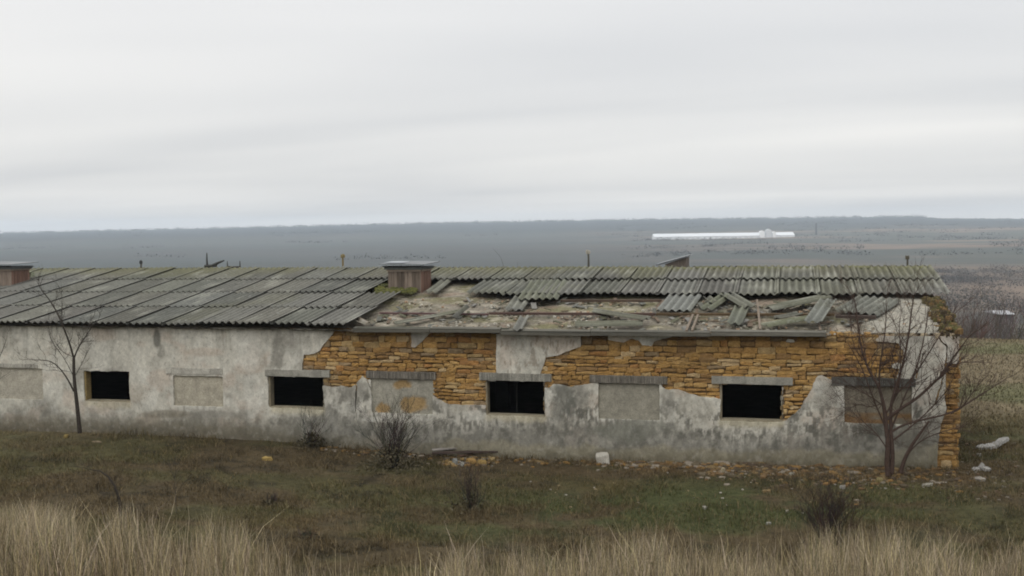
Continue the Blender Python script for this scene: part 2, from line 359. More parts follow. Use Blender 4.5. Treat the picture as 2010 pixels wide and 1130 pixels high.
jx = (fbm(GX * 5, GZ * 5, 61, 4) - 0.5) * 0.07; jz = (fbm(GX * 5 + 40, GZ * 5, 62, 4) - 0.5) * 0.07
E = sdpoly(GX + jx, GZ + jz, MAIN)
for s_ in SLABS: E = np.maximum(E, -sdpoly(GX + jx * .5, GZ + jz * .5, s_))
E = np.minimum(E, sdpoly(GX + jx, GZ + jz, EDGE))
Fp = E.copy()
for a, b, z0, z1 in WIN: Fp = np.minimum(Fp, np.maximum(np.maximum(a - 0.01 - GX, GX - b - 0.01), np.maximum(z0 - 0.015 - GZ, GZ - z1 - 0.01)) - jx * 0.9)
for i, (a, b, z0, z1) in enumerate(BLI): Fp = np.minimum(Fp, np.maximum(np.maximum(a - GX, GX - b), np.maximum(z0 - GZ, GZ - z1)) - jx * 0.35)
for c in CRACK: Fp = np.minimum(Fp, sdline(GX + jx, GZ + jz, c) - 0.013)

# colour of the plaster: dirt, damp marks and old limewash as they sit on the wall
XP = 1005 + 0 * GX
def pix(X, Z):                                  # wall point -> photo pixel
    P = np.stack([X - CAM[0], -CAM[1] + 0 * X, Z - CAM[2]], -1); f_ = P @ F
    return 1005 + FPX * (P @ R) / f_, 565 - FPX * (P @ U) / f_
def plaster_col(X, Z):
    px, py = pix(X, Z)
    c = np.ones(X.shape + (3,)) * np.array([0.50, 0.48, 0.415])
    def mx_(k, f, c): f = np.clip(f, 0, 1)[..., None]; return c * (1 - f) + np.array(k) * f
    a = fbm(X * 0.9, Z * 1.3, 81, 5); b = fbm(X * 3.2, Z * 2.0, 82, 5); st = fbm(X * 9, Z * 0.9, 83, 4); m_ = fbm(X * 6, Z * 6, 84, 5); m_ = 0.5 + (m_ - 0.5) * (0.35 + 0.65 * ss(450, 640, px))
    c = mx_((0.30, 0.285, 0.245), ss(0.45, 0.68, a) * 0.8, c)
    c = mx_((0.58, 0.565, 0.50), ss(0.52, 0.66, b) * 0.7, c)
    c = mx_((0.26, 0.25, 0.215), ss(0.54, 0.72, st) * 0.55 * ss(720, 650, py), c)
    c = mx_((0.44, 0.36, 0.29), ss(0.56, 0.7, fbm(X * 1.4, Z * 2, 88)) * 0.5, c)
    # grey damp stain across the lower half, its upper edge ragged
    edge = np.interp(px, [-200, 0, 90, 150, 300, 450, 520, 640, 900, 1070, 1180, 1320, 1450, 1640, 1850], [800, 798, 795, 815, 822, 812, 830, 790, 820, 800, 812, 822, 842, 828, 820])
    dmp = ss(-14, 16, py - edge + (m_ - 0.5) * 110 + (b - 0.5) * 60)
    mott = ss(0.44, 0.60, fbm(X * 7, Z * 4.5, 85, 5))
    c = mx_((0.135, 0.130, 0.110), dmp * (0.74 + 0.22 * mott) * (0.55 + 0.45 * ss(450, 640, px)), c)
    drip = fbm(X * 17, Z * 5, 186, 5); band = np.exp(-(((py - edge - 2) / 26) ** 2)) * ss(600, 700, px)
    c = mx_((0.50, 0.48, 0.42), band * ss(0.50, 0.58, drip) * 0.9, c); c = mx_((0.12, 0.115, 0.095), np.exp(-(((py - edge + 14) / 30) ** 2)) * ss(0.52, 0.60, fbm(X * 14, Z * 8, 187, 5)) * 0.8 * ss(600, 700, px), c)
    c = mx_((0.36, 0.345, 0.29), dmp * ss(0.58, 0.72, fbm(X * 12, Z * 14, 86, 5)) * 0.4 * ss(600, 700, px), c)
    c = mx_((0.18, 0.14, 0.10), ss(0.58, 0.66, fbm(X * 16, Z * 5, 188, 4)) * 0.55 * ss(970, 980, px) * ss(1145, 1135, px) * ss(750, 735, py), c)
    # limewashed and algae grown skirting band
    tp = np.interp(px, [-200, 300, 600, 800, 1000, 1200, 1500, 1750, 1850], [818, 822, 848, 862, 868, 874, 882, 884, 870])
    sk = ss(-5, 8, py - tp + (b - 0.5) * 26 + (a - 0.5) * 18)
    c = mx_((0.245, 0.225, 0.165), sk * 0.9 * (0.35 + 0.65 * ss(780, 900, px)), c)
    c = mx_((0.085, 0.072, 0.045), ss(-16, 12, py - np.interp(px, BPX, BPY) + 14 + (m_ - 0.5) * 40) * 0.55, c)
    c = mx_((0.12, 0.105, 0.075), ss(-5, 45, py - 800 + (m_ - 0.5) * 60) * (0.68 + 0.2 * ss(200, -20, px)) * ss(640, 480, px), c)
    for (x0, x1, y0, y1) in ((730, 850, 743, 811), (1175, 1295, 752, 823), (1657, 1790, 756, 831), (342, 440, 737, 797)):   # pale lime lip round the blocked windows
        dd = np.maximum(np.maximum(x0 - px, px - x1), np.maximum(y0 - py, py - y1)); c = mx_((0.58, 0.565, 0.50), ss(7, 1, dd + (b - 0.5) * 12) * 0.65 * ss(0.38, 0.58, drip), c)
    for (x0, x1, y1) in ((958, 1069, 815), (1417, 1536, 825), (538, 635, 800), (176, 255, 787)):
        c = mx_((0.46, 0.42, 0.31), ss(18, 4, py - y1 + (b - 0.5) * 16) * ss(-3, 0, py - y1) * ss(x0 - 12, x0, px) * ss(x1 + 8, x1, px) * 0.8, c)
    def spot(x, y, rx, ry, k, f, jit=1.2): 
        nonlocal c
        d = np.hypot((px - x) / rx, (py - y) / ry) + (m_ - 0.5) * jit
        c = mx_(k, ss(1.1, 0.6, d) * f, c)
    DK = (0.10, 0.10, 0.085); WH = (0.60, 0.585, 0.52); GY = (0.22, 0.21, 0.18); PK = (0.42, 0.34, 0.27)
    for q in [(310, 665, 9, 24, DK, .8), (318, 690, 8, 16, GY, .7), (548, 690, 14, 45, GY, .75), (575, 675, 26, 28, GY, .45), (490, 690, 30, 45, WH, .55), (500, 770, 22, 50, WH, .5),
              (1110, 790, 30, 40, (0.14, .14, .12), .75), (1145, 780, 16, 30, GY, .7), (1075, 775, 8, 34, WH, .6), (1310, 790, 16, 36, GY, .6), (1370, 800, 40, 38, (.42, .40, .34), .6), (700, 770, 32, 22, GY, .7),
              (680, 800, 30, 10, WH, .35), (770, 822, 70, 7, WH, .5), (930, 815, 30, 14, WH, .55), (900, 800, 30, 10, (.40, .38, .32), .6), (1235, 845, 90, 26, (.17, .17, .14), .75), (1620, 780, 30, 30, GY, .5),
              (1720, 840, 50, 22, (.12, .12, .10), .7), (1790, 860, 40, 40, (.16, .15, .12), .6), (1820, 760, 20, 30, WH, .35), (1790, 700, 22, 40, WH, .3), (400, 690, 45, 10, PK, .5), (60, 740, 60, 14, PK, .3),
              (235, 770, 60, 30, (.44, .38, .30), .4), (330, 812, 60, 9, (.17, .15, .11), .6), (420, 812, 50, 8, GY, .6), (1020, 690, 30, 40, (.46, .44, .38), .5), (1605, 760, 12, 16, (.5, .49, .44), .5), (1860, 690, 14, 30, WH, .7)]: spot(*q)
    return c
BPX = [a for a, b in bx]; BPY = [b for a, b in bx]

def march(Fv, xs_, zs_, y, thick, name, material, colf, parent, bumpa=0.006):
    nz, nx = Fv.shape; inside = Fv > 0
    yy = y + (fbm(GX * 4, GZ * 4, 91, 3) - 0.5) * bumpa * 2 + (vn(GX * 0.7, GZ * 0.9, 92) - 0.5) * 0.012
    V = np.stack([GX, yy, GZ], -1).reshape(-1, 3)
    c = (inside[:-1, :-1].astype(int) + inside[:-1, 1:] + inside[1:, 1:] + inside[1:, :-1])
    ii, jj = np.where(c == 4); b0 = ii * nx + jj
    faces = np.stack([b0, b0 + 1, b0 + nx + 1, b0 + nx], 1).tolist()
    ii, jj = np.where((c > 0) & (c < 4)); ext = []; base = len(V)
    for i, j in zip(ii, jj):
        cs = [(i, j), (i, j + 1), (i + 1, j + 1), (i + 1, j)]; poly = []; cut = []
        for k in range(4):
            p = cs[k]; q = cs[(k + 1) % 4]; fp = Fv[p]; fq_ = Fv[q]
            if fp > 0: poly.append(p[0] * nx + p[1])
            if (fp > 0) != (fq_ > 0):
                t = fp / (fp - fq_); a = V[p[0] * nx + p[1]]; b = V[q[0] * nx + q[1]]
                ext.append(a + (b - a) * t); poly.append(base + len(ext) - 1); cut.append((base + len(ext) - 1, fp > 0))
        if len(poly) >= 3: faces.append(poly)
        if len(cut) == 2:
            a, b = (cut[0][0], cut[1][0]) if cut[0][1] else (cut[1][0], cut[0][0])
            pa = ext[a - base] + np.array([0, thick, 0]); pb = ext[b - base] + np.array([0, thick, 0])
            ext.append(pa); ext.append(pb); m_ = base + len(ext); faces.append([b, a, m_ - 2, m_ - 1])
    V = np.concatenate([V, np.array(ext)]) if ext else V
    used = np.zeros(len(V), bool)
    for f_ in faces: used[f_] = True
    mp_ = np.cumsum(used) - 1
    Vu = V[used]; faces = [[mp_[k] for k in f_] for f_ in faces]
    return mesh(name, Vu, faces, material, parent, colf(Vu[:, 0], Vu[:, 2]), smooth=False)
pl = march(Fp, gxs, gzs, -0.036, 0.058, 'plaster', M['plaster'], plaster_col, barn)

# --- exposed coursed sandstone
STC = [(0.36, 0.215, 0.073), (0.31, 0.175, 0.055), (0.40, 0.255, 0.100), (0.27, 0.155, 0.058), (0.20, 0.115, 0.052), (0.39, 0.29, 0.15), (0.30, 0.140, 0.050), (0.17, 0.105, 0.055), (0.44, 0.34, 0.20), (0.20, 0.165, 0.115)]
STC = [tuple(a * 0.62 + b * 0.38 for a, b in zip(k, (0.335, 0.208, 0.080))) for k in STC[:8]] + [tuple(a * 0.7 + b * 0.3 for a, b in zip(k, (0.315, 0.180, 0.058))) for k in STC[8:]]
STW = [5, 5, 5, 4, 2.5, 3, 1.6, 2, 1.6, 1.6]
def stone_face(mb, x0, x1, z0, z1, yf, col, proud):
    g = random.uniform(0.002, 0.008); x0 += g; x1 -= g; z0 += g * 0.8; z1 -= g * 0.8; nx, nz = 5, 4
    tl = [random.uniform(-0.02, 0.02) for _ in range(4)]
    V = []; C = []
    for k in range(nz):
        for i in range(nx):
            u = i / (nx - 1); v = k / (nz - 1); ue = min(u, 1 - u); ve = min(v, 1 - v)
            rim = (i in (0, nx - 1)) or (k in (0, nz - 1)); cor = (i in (0, nx - 1)) and (k in (0, nz - 1))
            x = x0 + (x1 - x0) * u + random.uniform(-0.008, 0.008); z = z0 + (z1 - z0) * v + random.uniform(-0.006, 0.006) + (tl[0] * (1 - u) + tl[1] * u) * (1 - v) + (tl[2] * (1 - u) + tl[3] * u) * v
            if cor: x += (0.5 - u) * random.uniform(0, 0.022); z += (0.5 - v) * random.uniform(0, 0.02)
            y = yf - proud * (0.6 if rim else 1.0) + random.uniform(-0.008, 0.008)
            V.append((x, y, z)); q = random.uniform(0.86, 1.14); C.append([a * q for a in col])
    Fc = [(k * nx + i, k * nx + i + 1, (k + 1) * nx + i + 1, (k + 1) * nx + i) for k in range(nz - 1) for i in range(nx - 1)]
    ring = [i for i in range(nx)] + [k * nx + nx - 1 for k in range(1, nz)] + [(nz - 1) * nx + i for i in range(nx - 2, -1, -1)] + [k * nx for k in range(nz - 2, 0, -1)]
    n0 = len(V)
    for r_ in ring: p = V[r_]; V.append((p[0], yf + 0.05, p[2])); C.append([a * 0.8 for a in col])
    for a in range(len(ring)): b = (a + 1) % len(ring); Fc.append((ring[b], ring[a], n0 + a, n0 + b))
    mb.add(V, Fc, C)
def exposed(x0, x1, z0, z1):
    i0 = int(np.clip((x0 - XL) / GS, 0, GX.shape[1] - 1)); i1 = int(np.clip((x1 - XL) / GS, 0, GX.shape[1])); k0 = int(np.clip((z0 + 0.15) / GS, 0, GX.shape[0] - 1)); k1 = int(np.clip((z1 + 0.15) / GS, 0, GX.shape[0]))
    i0 = min(i0, i1, GX.shape[1] - 1)
    return Fp[k0:k1 + 1, i0:i1 + 1].min() < 0.01 and E[k0:k1 + 1, i0:i1 + 1].min() < 0.04
def in_win(x0, x1, z0, z1):
    out_ = []
    for a, b, c_, d_ in WIN + BLI:
        if x1 > a and x0 < b and z1 > c_ + 0.02 and z0 < d_ - 0.02: return (a, b)
    return None
ml = MB(); mb = MB(); mq = MB(); XM = wp(1030, 700)[0]; XQ = wp(1812, 780)[0]; z = -0.1
while z < WT - 0.04:
    h = random.choice([0.075, 0.09, 0.10, 0.11, 0.125]); z1 = min(z + h, WT)
    x = XL + random.uniform(0, 0.2)
    while x < XR - 0.02:
        wd = random.uniform(0.15, 0.30) if random.random() < 0.65 else random.uniform(0.26, 0.44); x1 = min(x + wd, XR + random.uniform(-0.04, 0.02))
        if XR - x1 < 0.09: x1 = XR + random.uniform(-0.10, 0.03)
        if exposed(x, x1, z, z1):
            segs = [(x, x1)]; wn = in_win(x, x1, z, z1)
            if wn: segs = [(p, q) for p, q in ((x, min(x1, wn[0] - 0.002)), (max(x, wn[1] + 0.002), x1)) if q - p > 0.05]
            for p, q in segs:
                k = random.choices(STC, STW)[0]
                zone = fbm(np.array(p * 0.9), np.array(z * 1.6), 71, 3); k = [kk * (0.60 + 0.8 * float(zone)) for kk in k]
                if z > 2.45 and p < 1: k = [kk * 0.62 for kk in k]  # eave shade painted into the top stones
                if h > 0.13 and random.random() < 0.25:
                    zm = z + h * random.uniform(0.4, 0.6); stone_face(mq if p > XQ else ml if p < XM else mb, p, q, z, zm, 0.012, k, random.uniform(0.01, 0.03)); stone_face(mq if p > XQ else ml if p < XM else mb, p, q, zm, z1, 0.012, random.choices(STC, STW)[0], random.uniform(0.01, 0.03))
                else: stone_face(mq if p > XQ else ml if p < XM else mb, p, q, z, z1, 0.012, k, random.uniform(0.008, 0.036))
        x = x1
    z = z1
mb.build('stonework', M['stone'], barn, smooth=False); ml.build('stonework', M['stone'], barn); mq.build('corner_stonework', M['stone'], barn)

# corner masonry returning along the gable, broken top stepping down the verge
mb = MB()
z = -0.1
while z < WT - 0.05:
    h = random.uniform(0.1, 0.17); y = 0.03
    while y < 1.4:
        l_ = random.uniform(0.2, 0.4); k = random.choices(STC, STW)[0]
        mb.box((XR - 0.12, y, z + 0.006), (XR + random.uniform(-0.09, 0.02), y + l_ - 0.012, z + h - 0.006), k, jit=0.012); y += l_
    z += h
mb.build('corner_stonework', M['stone'], barn)
mb = MB(); MOSS = (0.115, 0.115, 0.028)
for i in range(420):
    s_ = random.uniform(0.28, 3.6); x = XR - 0.36 + random.uniform(0, 0.38); off = random.uniform(-0.16, 0.02)
    p = rw(x, s_, off - 0.02 + 0.05 * math.sin(s_ * 5)); k = random.choice([(0.085, 0.08, 0.03), (0.12, 0.095, 0.045), (0.06, 0.048, 0.03), (0.17, 0.11, 0.05), (0.10, 0.085, 0.04)])
    mb.rock(p, (random.uniform(0.03, 0.10), random.uniform(0.03, 0.08), random.uniform(0.02, 0.06)), k)
mb.build('gable_coping', M['stone'], barn)

# window reveals
for i, (a, b, z0, z1) in enumerate(WIN):
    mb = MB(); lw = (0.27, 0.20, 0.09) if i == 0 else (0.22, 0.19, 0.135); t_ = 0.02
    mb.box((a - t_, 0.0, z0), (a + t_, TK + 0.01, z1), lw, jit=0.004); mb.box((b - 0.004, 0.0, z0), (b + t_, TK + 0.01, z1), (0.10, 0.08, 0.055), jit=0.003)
    mb.box((a - t_, -0.012, z0 - 0.03), (b + t_, TK + 0.012, z0 + 0.012), (0.26, 0.23, 0.165), jit=0.004)
    # broken stones left standing in the jamb
    for k in range(7):
        zz = z0 + (z1 - z0) * (k + 0.5) / 7
        mb.rock((b + 0.01, random.uniform(0.03, 0.12), zz), (random.uniform(0.02, 0.04), 0.06, (z1 - z0) / 15), random.choice([(0.2, 0.14, 0.07), (0.26, 0.24, 0.19)]))
    mb.build('window_opening', M['concrete'], barn)
    mb = MB(); mb.obox((a + (b - a) * 0.42, 0.45, z0), (0.022, 0, 0), (0, 0.03, 0), (0, 0, z1 - z0), (0.02, 0.018, 0.016)) if i == 2 else None
    if i == 2: mb.build('window_bar', M['wood'], barn)

# blocked windows: rendered infill set back in its frame
def infill(i, a, b, z0, z1):
    g = 0.04; nx = int((b - a + 0.06) / g) + 1; nz = int((z1 - z0 + 0.06) / g) + 1
    X, Z = np.meshgrid(np.linspace(a - 0.03, b + 0.03, nx), np.linspace(z0 - 0.03, z1 + 0.03, nz))
    Y = 0.008 + (fbm(X * 3, Z * 3, 100 + i, 3) - 0.5) * 0.012
    base = [(0.37, 0.345, 0.285), (0.37, 0.34, 0.27), (0.30, 0.285, 0.235), (0.25, 0.235, 0.19), (0.19, 0.17, 0.13)][i]
    n_ = fbm(X * 1.8, Z * 1.8, 110 + i, 4)[..., None]; c = np.array(base) * (0.78 + 0.44 * n_)
    if i == 2:
        px, py = pix(X, Z)
        for (x, y, rx, ry) in ((788, 755, 20, 9), (812, 793, 30, 17), (752, 802, 16, 12)):
            d = np.hypot((px - x) / rx, (py - y) / ry) + (fbm(X * 7, Z * 7, 120) - 0.5) * 0.9
            f_ = ss(1.0, 0.75, d)[..., None]; c = c * (1 - f_) + np.array([0.31, 0.215, 0.105]) * f_; Y = Y + f_[..., 0] * 0.012
    if i == 4:
        px, py = pix(X, Z); f_ = (ss(808, 814, py) * ss(0.4, 0.6, fbm(X * 3, Z * 9, 121)))[..., None]; c = c * (1 - f_) + np.array([0.21, 0.13, 0.065]) * f_
    V = np.stack([X, Y, Z], -1).reshape(-1, 3); Fc = [(k * nx + j, k * nx + j + 1, (k + 1) * nx + j + 1, (k + 1) * nx + j) for k in range(nz - 1) for j in range(nx - 1)]
    mesh('infill_panel', V, Fc, M['concrete'], barn, c.reshape(-1, 3), smooth=True)
for i, q in enumerate(BLI): infill(i, *q)

# lintels with their broken, ribbed faces
def lintel(x0, y0, x1, y1, yl=None, kind=0):
    a, b, z0, z1 = rect(x0, y0, x1, y1); ya = wp(x0, y1)[2]; yb = wp(x1, y1)[2]
    base = [(0.175, 0.16, 0.135), (0.26, 0.25, 0.215), (0.10, 0.10, 0.09), (0.36, 0.345, 0.30)][kind]
    mb = MB(); x = a; mb.box((a, -0.034, z0), (b, TK - 0.02, z1), base)
    while x < b - 0.01:
        wd = random.uniform(0.014, 0.045); q = random.uniform(0.75, 1.2); pr = random.uniform(0.0, 0.016)
        full = vn(np.array(x * 2.2), np.array(y0 * 0.1), 130) > 0.55
        z_hi = z1 - random.uniform(0.0, 0.012); z_lo = z0 + random.uniform(0.0, 0.012)
        if full and kind != 0:
            wd = random.uniform(0.12, 0.3); q = random.uniform(0.95, 1.15)
        x1_ = min(x + wd, b)
        mb.box((x + 0.003, -0.050 - pr, z_lo), (x1_ - (0.004 if wd < .1 else 0), 0.0, z_hi), [k * q for k in base], jit=0.002); x = x1_
    mb.build('lintel', M['concrete'], barn)
lintel(522, 725, 648, 739, kind=1); lintel(720, 729, 856, 743, kind=0); lintel(942, 732, 1083, 747, kind=1)
lintel(1158, 737, 1310, 752, kind=0); lintel(1397, 739, 1556, 754, kind=1); lintel(1632, 741, 1797, 757, kind=2)
lintel(328, 721, 438, 734, kind=3); lintel(-10, 713, 76, 721, kind=3)

# ------------------------------------------------------------------ roof
LAM = 0.16; AMP = 0.027; TKS = 0.008
GREY = np.array([0.112, 0.111, 0.097])
def sheet_geo(nw, L_, seed, jag=0.0, nl=5, ph=0.0):
    n = int(round(nw * 8)) + 1; u = np.linspace(0, nw * LAM, n); rs = np.random.RandomState(seed)
    lo = (vn(u * 9, u * 0 + seed, 5) - 0.3) * jag; V = []
    sag = rs.uniform(-0.012, 0.006)
    for top in (1, 0):
        for k in range(nl):
            v = k / (nl - 1); yy = lo * (1 - v) + L_ * v
            zz = AMP * np.cos(2 * math.pi * u / LAM + ph) + (TKS if top else 0) + sag * math.sin(math.pi * v)
            V += [(u[i], yy[i], zz[i]) for i in range(n)]
    Fc = []
    for k in range(nl - 1):
        for i in range(n - 1):
            a = k * n + i; Fc.append((a, a + 1, a + n + 1, a + n)); b = nl * n + a; Fc.append((b, b + n, b + n + 1, b + 1))
    q = nl * n
    for i in range(n - 1): Fc.append((i, q + i, q + i + 1, i + 1)); a = (nl - 1) * n + i; Fc.append((a, a + 1, q + a + 1, q + a))
    for k in range(nl - 1): a = k * n; Fc.append((a, a + n, q + a + n, q + a)); a = k * n + n - 1; Fc.append((a, q + a, q + a + n, a + n))
    return np.array(V), Fc
def sheet_col(P, tint):
    """grey fibre cement, mossy towards the ridge and in patches"""
    X, Y = P[:, 0], P[:, 1]; sl = (Y - EAVE_Y) / (RID_Y - EAVE_Y)
    m_ = ss(0.74, 1.04, sl + (fbm(X * 0.8, Y * 0.8, 140, 4) - 0.5) * 0.45) * 0.58
    m_ = np.maximum(m_, ss(0.60, 0.72, fbm(X * 0.5 + 7, Y * 0.5, 141, 4)) * 0.2)
    lich = ss(0.62, 0.75, fbm(X * 2.2, Y * 2.2, 142, 4)) * 0.5
    c = GREY[None] * np.array(tint)[None] * np.ones((len(P), 1)); m_ = np.clip(m_, 0, 1)[:, None]; lich = lich[:, None]
    c = c * (1 - m_) + np.array([0.125, 0.122, 0.062]) * m_
    return c * (1 - lich) + np.array([0.26, 0.26, 0.22]) * lich
ROW = SL / 4; PITCH = 5.5 * LAM
x_b = rp(692, 645)[0]; xc0 = rp(764, 572)[0]; xc1 = rp(893, 578)[0]
mb = MB(); ncol = int((XR + 0.12 - XL) / PITCH) + 1
slipX = (rp(1022, 585)[0], rp(1108, 585)[0])
for r_ in range(4):
    for c_ in range(ncol):
        x1 = XR + 0.10 - c_ * PITCH; x0 = x1 - PITCH; xm = (x0 + x1) / 2
        if r_ <= 1 and xm > x_b - 0.2: continue
        if r_ == 2 and xc0 - 0.25 < xm < xc1: continue
        slip = random.gauss(0, 0.018); lift = random.uniform(0, 0.014 if xm < x_b else 0.006); rot = random.gauss(0, 0.003)
        if xm > x_b - 0.2: slip += random.gauss(0, 0.03); lift += random.uniform(0, 0.012); rot += random.gauss(0, 0.005)
        if r_ == 2 and slipX[0] - 0.3 < xm < slipX[1] + 0.1: slip -= 0.26; lift += 0.02; rot += 0.02
        if r_ == 2 and 0.2 < xm - rp(1480, 580)[0] + 1.0 < 1.2: slip -= 0.16
        if r_ == 3 and 0.2 < xm - rp(1120, 545)[0] + 0.8 < 1.2: slip -= 0.14; lift += 0.02
        if r_ <= 1 and x_b - 3.4 < xm: slip += random.uniform(-0.14, 0.04); lift += random.uniform(0, 0.025); rot += random.gauss(0, 0.012)
        V, Fc = sheet_geo(6.1, 1.75, r_ * 100 + c_, jag=0.012 if xm < x_b else 0.05)
        g = random.uniform(0.82, 1.14); tint = (g * random.uniform(0.97, 1.03), g, g * random.uniform(0.95, 1.03))
        W = []
        for (a, b, z_) in V:
            ca, sa = math.cos(rot), math.sin(rot); a2 = a * ca - b * sa; b2 = a * sa + b * ca
            s_ = r_ * ROW + slip + b2
            off = z_ + 0.012 + lift + (0.026 if xm < x_b - 2.5 else 0.05) * (1 - b / 1.75) + (0.030 if xm < x_b else 0.010) * (a / (6.1 * LAM))
            W.append(rw(x0 + a2, s_, off))
        W = np.array(W)
        if r_ == 3: W[:, 1] = np.minimum(W[:, 1], RID_Y + 0.10)
        cc = sheet_col(W, tint) * (1.0 + 0.26 * np.cos(2 * math.pi * V[:, 0] / LAM))[:, None]; u_ = V[:, 0] / LAM  # rib light and shade painted in: crests lighter, troughs darker
        lap_shade = np.exp(-((u_ - 0.75) / 0.22) ** 2) * (0.58 if xm < x_b else 0.12); lap_shade = np.maximum(lap_shade, 0.5 * np.exp(-((V[:, 1] - 1.58) / 0.05) ** 2) * (vn(u_ + c_ * 7, u_ * 0 + r_, 9) > 0.35)); cc = cc * (1 - lap_shade[:, None]); cc = cc + (np.exp(-((u_ - 6.05) / 0.1) ** 2) * (0.05 if xm < x_b else 0.0))[:, None]  # shadow of the lap gaps painted as dark lines, pale edge beside them
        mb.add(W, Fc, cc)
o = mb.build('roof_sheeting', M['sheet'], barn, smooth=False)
# rear slope, seen only from elsewhere
mb = MB()
for r_ in range(4):
    for c_ in range(ncol):
        x1 = XR + 0.10 - c_ * PITCH; x0 = x1 - PITCH
        V, Fc = sheet_geo(5.9, 1.75, 900 + r_ * 60 + c_, nl=2); W = []
        for (a, b, z_) in V:
            p = rw(x0 + a, r_ * ROW + b, z_ + 0.012 + 0.04 * (1 - b / 1.75) + 0.012 * a); W.append((p[0], 2 * RID_Y - p[1], p[2]))
        W = np.array(W)
        if r_ == 3: W[:, 1] = np.maximum(W[:, 1], RID_Y - 0.05)
        mb.add(W, [f_[::-1] for f_ in Fc], GREY)
mb.build('rear_roof_sheeting', M['sheet'], barn)
# mossy ridge capping: broken, half rounded pieces
mb = MB(); x = XL
while x < XR + 0.05:
    l_ = random.uniform(0.35, 1.1); x2 = min(x + l_, XR + 0.08)
    if random.random() < 0.86:
        zz = RID_Z + 0.035 + random.uniform(-0.012, 0.012); V = []; n = 7
        for X in (x, x2 - 0.01):
            for k in range(n):
                t = -1.25 + 2.5 * k / (n - 1); V.append((X, RID_Y + 0.13 * math.sin(t) , zz - 0.055 + 0.075 * math.cos(t)))
        Fc = [(k, k + 1, n + k + 1, n + k) for k in range(n - 1)] + [tuple(range(n)), tuple(range(2 * n - 1, n - 1, -1))]
        q = random.uniform(0.8, 1.2); mb = MB(); mb.add(V, [f_[::-1] for f_ in Fc], (0.12 * q, 0.12 * q, 0.065 * q)); mb.build('ridge_tile', M['sheet'], barn)
    x = x2

# clay covered deck under the sheets
nx, ny = 620, 70; Xs = np.linspace(XL, XR - 0.30, nx); Ss = np.linspace(0.31, SL - 0.02, ny); DX, DS = np.meshgrid(Xs, Ss); _s0 = 0.14 + 0.17 * (DX > wp(1622, 652, -0.3)[0]); DS = _s0 + (DS - 0.31) * (SL - 0.02 - _s0) / (SL - 0.02 - 0.31)
px_edge = 0.16 * ss(2.0, XR, DX)                # the end by the gable is rendered smooth
off = -0.085 + (fbm(DX * 2.2, DS * 2.2, 150, 4) - 0.5) * 0.09 + (fbm(DX * 9, DS * 9, 151, 3) - 0.5) * 0.035
off = off * (1 - 0.6 * ss(1.2, 1.8, DX))
off = np.minimum(off, -0.045)
# slumped verge by the gable: the right margin drops away
V = np.array([rw(a, s_, o_) for a, s_, o_ in zip(DX.ravel(), DS.ravel(), off.ravel())])
c = np.ones((nx * ny, 3)) * np.array([0.19, 0.170, 0.138]); fx = DX.ravel(); fs = DS.ravel()
def mxc(c, k, f): f = np.clip(f, 0, 1)[:, None]; return c * (1 - f) + np.array(k) * f
c = mxc(c, (0.14, 0.13, 0.095), ss(0.45, 0.62, fbm(fx * 1.1, fs * 2.2, 152)) * 0.8)
c = mxc(c, (0.16, 0.15, 0.07), ss(0.5, 0.66, fbm(fx * 0.8, fs * 1.4, 153)) * 0.6)
c = mxc(c, (0.33, 0.30, 0.24), ss(0.56, 0.68, fbm(fx * 2.0, fs * 4, 154)) * 0.7)
c = mxc(c, (0.22, 0.155, 0.115), ss(0.6, 0.7, fbm(fx * 1.7, fs * 3, 155)) * 0.5)
rgt = ss(1.25, 1.6, fx) ; c = mxc(c, (0.31, 0.295, 0.25), rgt * 0.85)
Fc = [(k * nx + i, k * nx + i + 1, (k + 1) * nx + i + 1, (k + 1) * nx + i) for k in range(ny - 1) for i in range(nx - 1)]
mesh('roof_deck', V, Fc, M['clay'], barn, c, smooth=False)
mb = MB(); mb.obox(rw(XL, 0.5, -0.24), (XR - 0.45 - XL, 0, 0), ES * (SL - 0.5), EN * 0.06, (0.1, 0.08, 0.05))
p = rw(XL, 0.1, -0.24); mb.obox((XL, 2 * RID_Y - p[1], p[2]), (XR - 0.45 - XL, 0, 0), np.array([0, -ES[1], ES[2]]) * (SL - 0.12), np.array([0, ES[2], ES[1]]) * 0.06, (0.1, 0.08, 0.05))
mb.build('roof_boarding', M['wood_h'], barn)
# wall head in front of the deck where the gutter board is gone
mb = MB(); x = rp(1625, 650)[0]
while x < XR - 0.2:
    l_ = random.uniform(0.12, 0.3); mb.rock((x + l_ / 2, 0.08, WT + 0.0), (l_ * 0.55, 0.1, random.uniform(0.03, 0.055)), (0.34, 0.28, 0.19) if x > 1.4 else random.choices(STC, STW)[0]); x += l_ * 0.8
mb.build('wall_head', M['stone'], barn)
# eave board (grey, sagging in places)
xe0 = rp(690, 646)[0]; xe1 = wp(1622, 652, -0.3)[0]; mb = MB(); x = xe0
while x < xe1:
    l_ = min(random.uniform(0.9, 2.4), xe1 - x); dz = random.uniform(-0.02, 0.012); q = random.uniform(0.85, 1.2); k = (0.105 * q, 0.10 * q, 0.083 * q)
    mb.obox((x, EAVE_Y + 0.0, EAVE_Z - 0.075 + dz), (l_ - 0.01, 0, random.uniform(-0.012, 0.012)), (0, 0.035, 0), (0, 0, 0.06), k)
    mb.obox((x, EAVE_Y + 0.01, EAVE_Z - 0.01 + dz), (l_ - 0.015, 0, 0.0), (0, 0.16, 0.024), (0, -0.004, 0.02), [a * 0.95 for a in k]); x += l_
mb.build('eave_board', M['wood_h'], barn)
mb = MB(); mb.box((xe0, EAVE_Y + 0.06, EAVE_Z - 0.07), (xe1, -0.03, EAVE_Z - 0.045), (0.05, 0.045, 0.035)); mb.build('soffit', M['wood_h'], barn)
